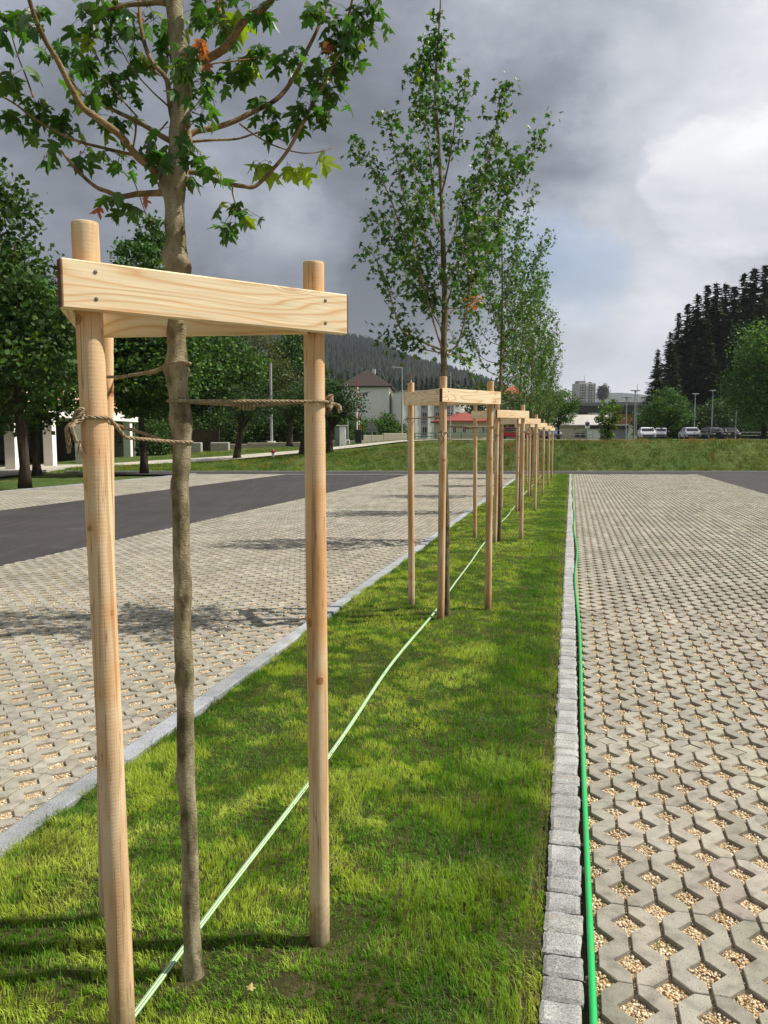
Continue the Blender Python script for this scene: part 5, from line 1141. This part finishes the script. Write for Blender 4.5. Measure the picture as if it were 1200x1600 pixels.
# yellow house with the red roof
R = empty('yellow_house', D(701, 688, 118), math.radians(14), label='low cream house with a red hipped roof behind the second guard', cat='house'); R.location.z = 1.1
wall_box(R, (3.3, 3.5, 1.55), (6.6, 7, 3.1), 'cream'); hip_roof(R, 3.3, 3.5, 3.1, 6.6, 7, 1.3, 3, 'roofred', .5)
for k in range(4): window(R, .9 + k * 1.55, 1.7, .6, 1.1, 0, -1, 'y', 'white')
window(R, 5.9, 1.6, .5, 1.1, 0, -1, 'y', 'white')
R = empty('long_house', D(716, 688, 175), math.radians(-5), label='long low house with a dull red roof behind the cream house', cat='house'); R.location.z = 1.2
wall_box(R, (4.5, 3.5, 3), (11, 7, 6), 'offwhite'); hip_roof(R, 4.5, 3.5, 6, 11, 7, 1.8, 6, 'roofgrey', .5)
for fl in range(2):
    for k in range(6): window(R, .4 + k * 1.7, 1.8 + fl * 2.6, .8, 1.2, 0, -1, 'y', 'white')
# orange roofed house
R = empty('orange_house', D(783, 688, 230), math.radians(-8), label='tall house with an orange hipped roof seen behind the third young maple', cat='house'); R.location.z = 1.2
wall_box(R, (3.2, 4, 6.6), (6.4, 8, 13.2), 'peach'); hip_roof(R, 3.2, 4, 13.2, 6.4, 8, 2.6, 3, 'rooforange', .6)
for fl in range(4):
    for k in range(3): window(R, 1.1 + k * 2.1, 2.4 + fl * 3, .9, 1.5, 0, -1, 'y', 'white')
# terrace behind the red car
R = empty('row_house', D(757, 688, 150), math.radians(-3), label='low terrace with a dark roof and pale wall behind the red car', cat='house'); R.location.z = 1.2
wall_box(R, (6, 4, 2.3), (12, 8, 4.6), 'wall'); hip_roof(R, 6, 4, 4.6, 12, 8, 1.4, 8, 'roofbrown', .5)
for k in range(6): window(R, 1.1 + k * 2, 2.4, .9, 1.3, 0, -1, 'y', 'white')
# warehouse
R = empty('warehouse', D(868, 688, 135), math.radians(-12), label='low cream warehouse with a pale sloping roof, left of the small bushy tree', cat='building'); R.location.z = .9
wall_box(R, (4.2, 5, 1.5), (9.0, 10, 3.0), 'cream')
g = Geo(); g.add([(-.9, -.7, 3.0), (9.3, -.7, 2.9), (9.3, 10.6, 4.9), (-.9, 10.6, 5.0), (-.9, -.7, 2.75), (9.3, -.7, 2.65), (9.3, 10.6, 4.65), (-.9, 10.6, 4.75)], [(0, 1, 2, 3), (4, 7, 6, 5), (0, 4, 5, 1), (1, 5, 6, 2), (2, 6, 7, 3), (3, 7, 4, 0)]); g.build('roof', MAT['roofgrey'], R)
for k, xx in enumerate((3.6, 4.5, 5.9, 6.7)): window(R, xx, 1.2, .8, .75, 0, -1, 'y', 'grey', bars=0)
g = Geo(); g.box((3.2, -.02, 2.1), (.3, .06, .3)); g.build('sign_plate', MAT['dark'], R)
R = empty('shed', D(919, 688, 128), math.radians(-12), label='small white shed with a dark roof edge attached beside the warehouse', cat='building'); R.location.z = .9
wall_box(R, (.9, 2, 1.1), (1.9, 4, 2.2), 'white'); g = Geo(); g.box((3.0, 2, 2.45), (6.4, 4.6, .5)); g.build('roof', MAT['dark'], R); wall_box(R, (4.0, 2.2, 1.1), (4.2, 3.6, 2.2), 'steel', name='side_wall')
window(R, 3.1, 1.2, .9, 1.3, .4, -1, 'y', 'grey', bars=0)
R = empty('orange_building', D(963, 688, 185), math.radians(-8), label='small building with an orange upper wall below the viaduct', cat='building'); R.location.z = .9
wall_box(R, (1.6, 3, 2.0), (4.2, 6, 4.0), 'white'); g = Geo(); g.box((1.8, 3, 5.2), (4.3, 6.2, 2.3)); g.build('upper_wall', MAT['orange'], R); g = Geo(); g.box((1.8, 3, 6.5), (4.8, 6.8, .25)); g.build('roof', MAT['dark'], R)
for k in range(2): window(R, .6 + k * 1.6, 2.2, .7, 1.0, 0, -1, 'y', 'grey')
R = empty('white_house', D(901, 688, 330), math.radians(-5), label='far small white house below the viaduct, under the tower block', cat='house'); R.location.z = 1
wall_box(R, (1.6, 3, 6), (5.2, 6, 12), 'white'); g = Geo(); g.box((1.6, 3, 12.1), (5.6, 6.4, .3)); g.build('roof', MAT['conc'], R)
for fl in range(4):
    for k in range(2): window(R, .6 + k * 2, 2 + fl * 2.7, 1.1, 1.4, 0, -1, 'y', 'grey')
R = empty('brown_house', D(914, 688, 250), math.radians(-5), label='far house with a dark red roof below the viaduct', cat='house'); R.location.z = 1
wall_box(R, (2, 3, 2.5), (5, 6, 5), 'offwhite'); hip_roof(R, 2, 3, 5, 5, 6, 2.6, 1.5, 'roofred', .5)
# tower block
R = empty('tower_block', (X_(902, 900), 900, 20), math.radians(12), label='tall grey tower block with rows of windows and an antenna on its roof', cat='building')
H = 44
wall_box(R, (10, 9, H / 2), (20.5, 18, H), 'offwhite'); 
g = Geo(); g.box((5, 8, H + 1.3), (9, 8, 2.6)); g.build('roof_house', MAT['grey'], R); g = Geo(); g.tube([(9, 6, H), (9, 6, H + 9)], [.35, .2], 6); g.build('antenna', MAT['grey'], R)
g = Geo(); g.box((17, 8, H + .9), (3, 4, 1.8)); g.build('vent_house', MAT['grey'], R)
for fl in range(14):
    zz = H - 2.2 - fl * 3.0
    for xx, ww in ((1.4, 1.6), (4.3, 2.6), (7.3, 2.0), (12.4, 2.6), (15.4, 2.2), (18.7, 1.6)):
        g = Geo(); g.box((xx, -.03, zz), (ww, .1, 1.7)); g.build('window', MAT['glass'], R)
    g = Geo(); g.box((10, -.5, zz - 1.25), (20.6, 1.0, .35)); g.build('balcony', MAT['conc'], R)
# viaduct
R = empty('viaduct', (X_(1000, 300), 300, 1.4), math.radians(-4), label='long dark concrete viaduct crossing below the tower block', cat='bridge')
g = Geo(); g.box((0, 0, 11.2), (120, 6, 2.6)); g.build('deck', MAT['darkconc'], R); g = Geo(); g.box((0, -3.1, 13.1), (120, .2, 1.1)); g.build('parapet', MAT['grey'], R)
for k, xx in enumerate((-50, -36, -22, -4.5, 12, 28, 44)):
    g = Geo(); g.box((xx, 0, 4.95), (3.0, 4, 9.9)); g.build('pier', MAT['darkconc'], R)
# white pillared building at the left
R = empty('pillared_building', (-17.9, 24, 0), 0, label='low building on white square pillars with a dark open ground floor at the far left', cat='building')
for k in range(8):
    g = Geo(); g.box((0.05, 1.0 + k * 4.3, 1.35), (.5, .5, 2.7), bev=.01); g.build('pillar', MAT['white'], R)
g = Geo(); g.box((-4, 16, 2.95), (8.8, 33, .5)); g.build('floor_slab', MAT['white'], R)
g = Geo(); g.box((-8.2, 16, 1.35), (.2, 33, 2.7)); g.box((-4, 32.4, 1.35), (8.2, .2, 2.7)); g.box((-4, -.4, 1.35), (8.2, .2, 2.7)); g.build('back_wall', MAT['grey'], R)
g = Geo(); g.box((-4.2, 16, 4.9), (8.2, 32.4, 3.4)); g.build('wall', MAT['peach'], R)
g = Geo(); g.box((-4.1, 16, 6.75), (9, 33.4, .3)); g.build('roof', MAT['dark'], R)
for k in range(8): window(R, 2.2 + k * 4.0, 4.9, 1.4, 1.3, -.1, 1, 'x', 'white')
g = Geo(); g.box((-1.6, 16, .03), (5.5, 34, .10)); tag(g.build('pavement', MAT['path']), kind='structure'); bpy.data.objects['pavement'].location = (-17.0, 24, 0)

# walls, fences, kerbs beyond the bank
def wall_line(name, pts, h, w, mat, label, cat='wall', z0=None):
    root = None; g = Geo()
    for (x0, y0), (x1, y1) in zip(pts[:-1], pts[1:]):
        L = math.hypot(x1 - x0, y1 - y0); n = max(1, int(L / 2)); a = math.atan2(y1 - y0, x1 - x0)
        for k in range(n):
            f = (k + .5) / n; x, y = x0 + (x1 - x0) * f, y0 + (y1 - y0) * f; g.box((x, y, gz(x, y) + h / 2 - .15), (L / n - .01, w, h + .3), a, bev=.02)
    return tag(g.build(name, MAT[mat]), label, cat)
wall_line('low_wall', [(X_(560, 58), 58), (X_(634, 60), 60)], .62, .3, 'wall', 'low pale stone wall along the road below the white house')
wall_line('low_wall', [(X_(300, 57), 57), (X_(560, 58), 58.0)], .35, .3, 'wall', 'long low stone wall at the back of the left lawn')
def rail(name, pts, h, mat, label, step=2.0, cat='fence', bars=2):
    g = Geo(); gp = Geo(); root = empty(name, (pts[0][0], pts[0][1], 0), label=label, cat=cat); ox, oy = pts[0]
    for (x0, y0), (x1, y1) in zip(pts[:-1], pts[1:]):
        L = math.hypot(x1 - x0, y1 - y0); n = max(1, int(L / step))
        A = [(x0 + (x1 - x0) * k / n - ox, y0 + (y1 - y0) * k / n - oy) for k in range(n + 1)]
        for k in range(n + 1):
            z = gz(A[k][0] + ox, A[k][1] + oy); gp = Geo(); gp.tube([(A[k][0], A[k][1], z - .1), (A[k][0], A[k][1], z + h)], .035, 6); gp.build('fence_post', MAT[mat], root)
        for b in range(bars):
            g.tube([(a, c, gz(a + ox, c + oy) + h * (1 - b * .45)) for a, c in A], .03, 5)
    g.build('fence_rail', MAT[mat], root); return root
rail('metal_railing', [(X_(860, 62), 62), (X_(925, 60), 60)], .75, 'steel', 'grey metal railing beyond the bank before the warehouse')
rail('metal_railing', [(X_(640, 63), 63), (X_(760, 64), 64)], .6, 'green', 'thin dark green railing below the modern block', bars=2)
rail('metal_railing', [(X_(1130, 112), 113), (X_(1215, 112), 112)], 1.0, 'steel', 'thin railing at the edge of the wood, right of the parked cars')

# ------------------------------------------------------------------ poles, lamps, signs
def lamp(u, d, vtop, vbase, label, kind='T', r=.05):
    x = X_(u, d); z0 = 1.55 + (685 - vbase) / 1230 * d; z1 = 1.55 + (685 - vtop) / 1230 * d; h = z1 - z0
    root = empty('street_lamp', (x, d, z0), label=label, cat='street lamp', group='street lamps beyond the bank')
    g = Geo(); g.tube([(0, 0, -.3), (0, 0, h * .5), (0, 0, h)], [r * 1.3, r, r * .7], 10); g.tube([(0, 0, -.1), (0, 0, .5)], [r * 1.8, r * 1.7], 10); g.build('pole', MAT['steel'], root, smooth_=False)
    g = Geo()
    if kind == 'T': g.box((0, 0, h + .05), (.95, .22, .11), bev=.03); g.box((0, 0, h - .08), (.18, .14, .18), bev=.02)
    else: g.tube([(0, 0, h - .03), (-.75, 0, h + .02)], [.035, .03], 6); g.box((-.55, 0, h + .0), (.5, .2, .08), bev=.02)
    g.build('lamp_head', MAT['steel'], root); return root
lamp(628, 60, 576, 692, 'tall street lamp with one arm in front of the white house', 'arm', .055)
lamp(989, 78, 612, 694, 'dark street lamp left of the first parked white car', 'T', .06)
lamp(976, 70, 622, 693, 'street lamp with a flat head right of the small bushy tree', 'T', .045)
lamp(1082, 112, 617, 684, 'street lamp behind the silver car, before the dark wood', 'T', .07)
lamp(1109, 100, 612, 688, 'street lamp beside the black parked car', 'T', .07)
lamp(1146, 98, 604, 687, 'rightmost street lamp, right of the parked cars', 'T', .07)
def pole(u, d, vtop, vbase, r, mat, label, name='pole'):
    z0 = 1.55 + (685 - vbase) / 1230 * d; z1 = 1.55 + (685 - vtop) / 1230 * d
    root = empty(name, (X_(u, d), d, z0), label=label, cat='pole'); g = Geo(); g.tube([(0, 0, -.4), (0, 0, z1 - z0)], [r, r * .8], 10); g.build('shaft', MAT[mat], root)
    g = Geo(); g.box((0, 0, .0), (r * 5, r * 5, .35), bev=.03); g.build('footing', MAT['offwhite'], root); return root
pole(425, 58, 569, 693, .11, 'steel', 'tall pale mast before the birch on the left lawn')
pole(543.5, 56, 600, 691, .06, 'steel', 'thin steel pole right of the small round trees')
pole(992, 95, 602, 690, .035, 'steel', 'thin tall pole beside the dark street lamp')
pole(703, 70, 583, 690, .05, 'steel', 'thin pale pole just right of the second young maple trunk')
def striped(root, P0, P1, r, n, name='barrier_arm'):
    P0, P1 = np.array(P0, float), np.array(P1, float); g = Geo()
    for k in range(n): g.tube([P0 + (P1 - P0) * k / n, P0 + (P1 - P0) * (k + 1) / n], r, 8, col=(.70, .69, .66) if k % 2 else (.42, .05, .04))
    return g.build(name, STR, root)
m_ = Mt('striped_paint', .5, .3); m_.col(m_.attr()); STR = m_.m
for (u, d, vt, vb, lab, arm) in ((559, 55, 598, 692, 'raised red and white barrier arm of the level crossing, left of the white house', True), (642, 75, 585, 690, 'far raised red and white barrier arm behind the second guard', False)):
    z0 = 1.55 + (685 - vb) / 1230 * d; H_ = 1.55 + (685 - vt) / 1230 * d - z0
    root = empty('crossing_barrier', (X_(u, d), d, z0), label=lab, cat='barrier', group=None)
    striped(root, (.12, 0, .9), (-.02, 0, H_), .05, 9); g = Geo(); g.tube([(-.05, .1, 0), (-.05, .1, H_ * .78)], .05, 8); g.build('signal_post', MAT['white'], root)
    g = Geo(); g.box((.05, 0, .45), (.45, .4, .95), bev=.03); g.box((.35, 0, .5), (.12, .3, .6)); g.build('drive_housing', MAT['dark'], root)
    if arm: g = Geo(); g.tube([(-.05, .1, H_ * .80), (.9, .1, H_ * .84)], .025, 6); g.box((.42, .1, H_ * .78), (.14, .14, .2), bev=.02); g.box((.62, .1, H_ * .80), (.14, .14, .2), bev=.02); g.build('signal_arm', MAT['dark'], root)
def tri_sign(u, d, vb, hpole, size, label):
    z0 = 1.55 + (685 - vb) / 1230 * d; root = empty('road_sign', (X_(u, d), d, z0), label=label, cat='sign')
    g = Geo(); g.tube([(0, 0, -.2), (0, 0, hpole)], .03, 8); g.build('sign_post', MAT['steel'], root)
    g = Geo(); s = size; V = [(-s / 2, -.04, hpole - .05), (s / 2, -.04, hpole - .05), (0, -.04, hpole + s * .8)]; V += [(a, b + .02, c) for a, b, c in V]
    g.add(V, [(0, 3, 4, 1), (1, 4, 5, 2), (2, 5, 3, 0)], [(0, 1, 2), (3, 5, 4)]); g.build('sign_back', MAT['grey'], root)
    g = Geo(); g.box((0, -.04, hpole - .18), (size * .9, .02, .16)); g.build('lower_plate', MAT['grey'], root)
tri_sign(581, 52, 692, .95, .75, 'triangular warning sign seen from behind, before the bushes of the white house')
# round no parking sign by the warehouse
R = empty('road_sign', D(917, 688, 60), label='white panel with a round red edged blue sign before the warehouse', cat='sign'); R.location.z = 1.3
g = Geo(); g.tube([(0, 0, 0), (0, 0, 1.6)], .03, 8); g.build('sign_post', MAT['steel'], R); g = Geo(); g.box((0, -.045, 1.25), (.36, .02, .5)); g.build('sign_panel', MAT['white'], R)
def disc(z, r, y, mat, nm, par): g = Geo(); g.tube([(0, y, z), (0, y - .008, z)], r, 20); return g.build(nm, MAT[mat], par)
disc(1.32, .15, -.057, 'red', 'sign_disc', R); disc(1.32, .11, -.067, 'blue', 'sign_disc', R)
# cabinet, hydrant, bench-like stones
x = X_(535, 50); R = empty('cabinet', (x, 50, gz(x, 50)), .2, label='white and dark switch cabinet beside the small round tree, right of the nearest guard', cat='cabinet')
g = Geo(); g.box((0, 0, .62), (.42, .45, 1.25), bev=.02); g.build('housing', MAT['white'], R); g = Geo(); g.box((-.34, .02, .60), (.22, .4, 1.2), bev=.02); g.build('dark_door', MAT['grey'], R); g = Geo(); g.box((-.1, 0, 1.30), (.78, .55, .08), bev=.02); g.build('lid', MAT['conc'], R)
x = X_(427, 42.3); R = empty('hydrant', (x, 42.3, gz(x, 42.3)), label='small red and white hydrant post in the grass beside the path', cat='hydrant')
g = Geo(); g.tube([(0, 0, 0), (0, 0, .25)], .07, 10); g.build('hydrant_base', MAT['white'], R); g = Geo(); g.tube([(0, 0, .25), (0, 0, .42), (0, 0, .48)], [.085, .085, .04], 10); g.tube([(-.12, 0, .34), (.12, 0, .34)], .035, 8); g.build('hydrant_head', MAT['red'], R)
for u, d, w, h, lab in ((299, 56, 1.6, .62, 'square grey stone block left of the dark gate behind the lawn'), (345, 56, 1.3, .5, 'grey stone block right of the dark gate behind the lawn')):
    x = X_(u, d); R = Geo(); R.box((0, 0, 0), (w, .5, h + .2), bev=.05); o = R.build('stone_block', MAT['conc']); o.location = (x, d, gz(x, d) + h / 2); tag(o, lab, 'stone block')
x = X_(322, 57); g = Geo()
R = empty('wooden_gate', (x, 56.6, gz(x, 56.6)), label='dark wooden gate between two stone blocks at the back of the lawn', cat='gate')
for k in range(9): g.box((-.9 + k * .22, 0, .75), (.2, .04, 1.5))
g.build('gate_boards', MAT['oldbark'], R); g = Geo(); g.box((-1.05, 0, .85), (.12, .12, 1.7)); g.build('gate_post', MAT['oldbark'], R); g = Geo(); g.box((1.05, 0, .85), (.12, .12, 1.7)); g.build('gate_post', MAT['oldbark'], R)
x = X_(293, 40.5); R = Geo(); R.box((0, 0, 0), (.16, .16, 1.5), bev=.02); o = R.build('white_bollard', MAT['white']); o.location = (x - 1.0, 42.6, .3 + .6); tag(o, 'white square post beside the path behind the nearest maple trunk', 'bollard')

# ------------------------------------------------------------------ cars
def car_meshes():
    prof = [(-2.05, .30), (-2.08, .62), (-1.95, .86), (-1.55, .93), (-1.15, 1.32), (-.7, 1.44), (.35, 1.46), (.85, 1.34), (1.15, 1.02), (1.2, .95), (1.85, .84), (2.05, .66), (2.08, .34)]
    lo, hi = [], []
    g = Geo(); secs = []
    for (yy, ztop) in prof:
        w = .86 if ztop < 1.0 else .86 - (ztop - .95) * .42; zs = min(ztop, .92); wm = .88
        secs.append([(-.80, yy, .26), (-wm, yy, .45), (-wm, yy, zs * .9), (-w, yy, ztop), (w, yy, ztop), (wm, yy, zs * .9), (wm, yy, .45), (.80, yy, .26)])
    V = np.array(secs).reshape(-1, 3); k = 8; Q = []
    for i in range(len(prof) - 1):
        for j in range(k): Q.append((i * k + j, i * k + (j + 1) % k, (i + 1) * k + (j + 1) % k, (i + 1) * k + j))
    Q += [(0, 1, 6, 7), (1, 2, 5, 6), (2, 3, 4, 5)]; b = (len(prof) - 1) * k; Q += [(b + 7, b + 6, b + 1, b), (b + 6, b + 5, b + 2, b + 1), (b + 5, b + 4, b + 3, b + 2)]
    g.add(V, Q); return g
def make_car(mat):
    R = empty('parked_car'); car_meshes().build('body', MAT[mat], R, recalc=True)
    def quad(pts, nm, m):
        g = Geo(); p = np.array(pts, float); g.add(p, [(0, 1, 2, 3)], col=(1, 1, 1)); return g.build(nm, MAT[m], R)
    def off(p): return p
    quad([(-.72, -1.54, .965), (.72, -1.54, .965), (.66, -1.18, 1.32), (-.66, -1.18, 1.32)], 'windscreen', 'glass')
    quad([(-.70, 1.19, 1.0), (.70, 1.19, 1.0), (.66, .88, 1.33), (-.66, .88, 1.33)], 'rear_window', 'glass')
    for s in (-1, 1): quad([(s * .885, -1.2, .93), (s * .885, 1.0, .93), (s * .755, .75, 1.34), (s * .74, -.95, 1.34)], 'side_window', 'glass')
    for s in (-1, 1):
        g = Geo(); g.box((s * .66, -2.06, .66), (.34, .08, .16), bev=.02); g.build('headlight', MAT['white'], R)
        g = Geo(); g.box((s * .70, 2.06, .72), (.26, .06, .16), bev=.02); g.build('tail_light', MAT['red'], R)
        for yy in (-1.3, 1.3):
            g = Geo(); g.tube([(s * .72, yy, .31), (s * .90, yy, .31)], .31, 16); w = g.build('wheel', MAT['tyre'], R); g = Geo(); g.tube([(s * .90, yy, .31), (s * .915, yy, .31)], .19, 12); g.build('rim', MAT['steel'], w)
        g = Geo(); g.box((s * .98, -.95, .98), (.2, .12, .13), bev=.02); g.build('mirror', MAT[mat], R)
    g = Geo(); g.box((0, -2.08, .42), (1.3, .06, .2), bev=.02); g.build('grille', MAT['dark'], R)
    return R
CG = 'cars parked beyond the bank'
for u, d, vb, m, rz, lab in ((1008, 96, 687, 'carwhite', -12, 'white parked car, leftmost of the cars beyond the bank'), (1031, 110, 685, 'carsilver', -22, 'silver blue car parked left of the round tree'), (1075, 98, 686, 'carsilver', -8, 'light silver car parked right of the round tree'),
                              (1108, 97, 687, 'carblack', 6, 'black car parked by the middle street lamp'), (1119, 112, 685, 'carwhite', -22, 'white car parked behind the black cars'), (1132, 100, 686, 'carblack', 4, 'dark parked car, rightmost of the cars beyond the bank'),
                              (801, 96, 686, 'carred', 70, 'bright red car seen between the wooden guards'), (853, 92, 686, 'carblue', 15, 'dark blue car seen between the farthest guards')):
    R = make_car(m); R.location = (X_(u, d), d, max(1.55 + (685 - vb) / 1230 * d, gz(X_(u, d), d) + .02)); R.rotation_euler = (0, 0, math.radians(rz)); tag(R, lab, 'car', CG)

# fallen yellow leaves
for k, (X, Y, lab) in enumerate(((-.83, 1.90, 'curled pale fallen leaf on the bare soil near the right post of the nearest guard'), (-3.1, 4.9, 'fallen brown leaf lying on the left grid pavers'), (-13.5, 20.5, 'yellow fallen leaf on the far left paved bay'))):
    g = Geo(); g.inst(LF, LFT, np.zeros((1, 3)), np.eye(3)[None] * (.024 if k < 1 else .06), np.array([[.55, .42, .18], [.4, .15, .06], [.6, .45, .06]])[k:k + 1]); o = g.build('fallen_leaf', MAT['leaf'])
    zz = float(strip_z(X, Y)) + .035 if X > -2 else .012
    o.location = S2W(X, Y, zz); o.rotation_euler = (.3, .2, k * 1.3); tag(o, lab, 'leaf')

# ------------------------------------------------------------------ damp air that greys the far hills
g = Geo(); g.box((0, 2150, 130), (6400, 5100, 420)); hz = g.build('haze', bpy.data.materials.new('haze')); tag(hz, kind='stuff')
hm = hz.data.materials[0]; hm.use_nodes = True; hm.node_tree.nodes.clear()
ho = hm.node_tree.nodes.new('ShaderNodeOutputMaterial'); hv = hm.node_tree.nodes.new('ShaderNodeVolumePrincipled')
hv.inputs['Color'].default_value = (.80, .86, .95, 1); hv.inputs['Density'].default_value = 0.00011; hv.inputs['Anisotropy'].default_value = 0.2
hm.node_tree.links.new(hv.outputs[0], ho.inputs['Volume'])
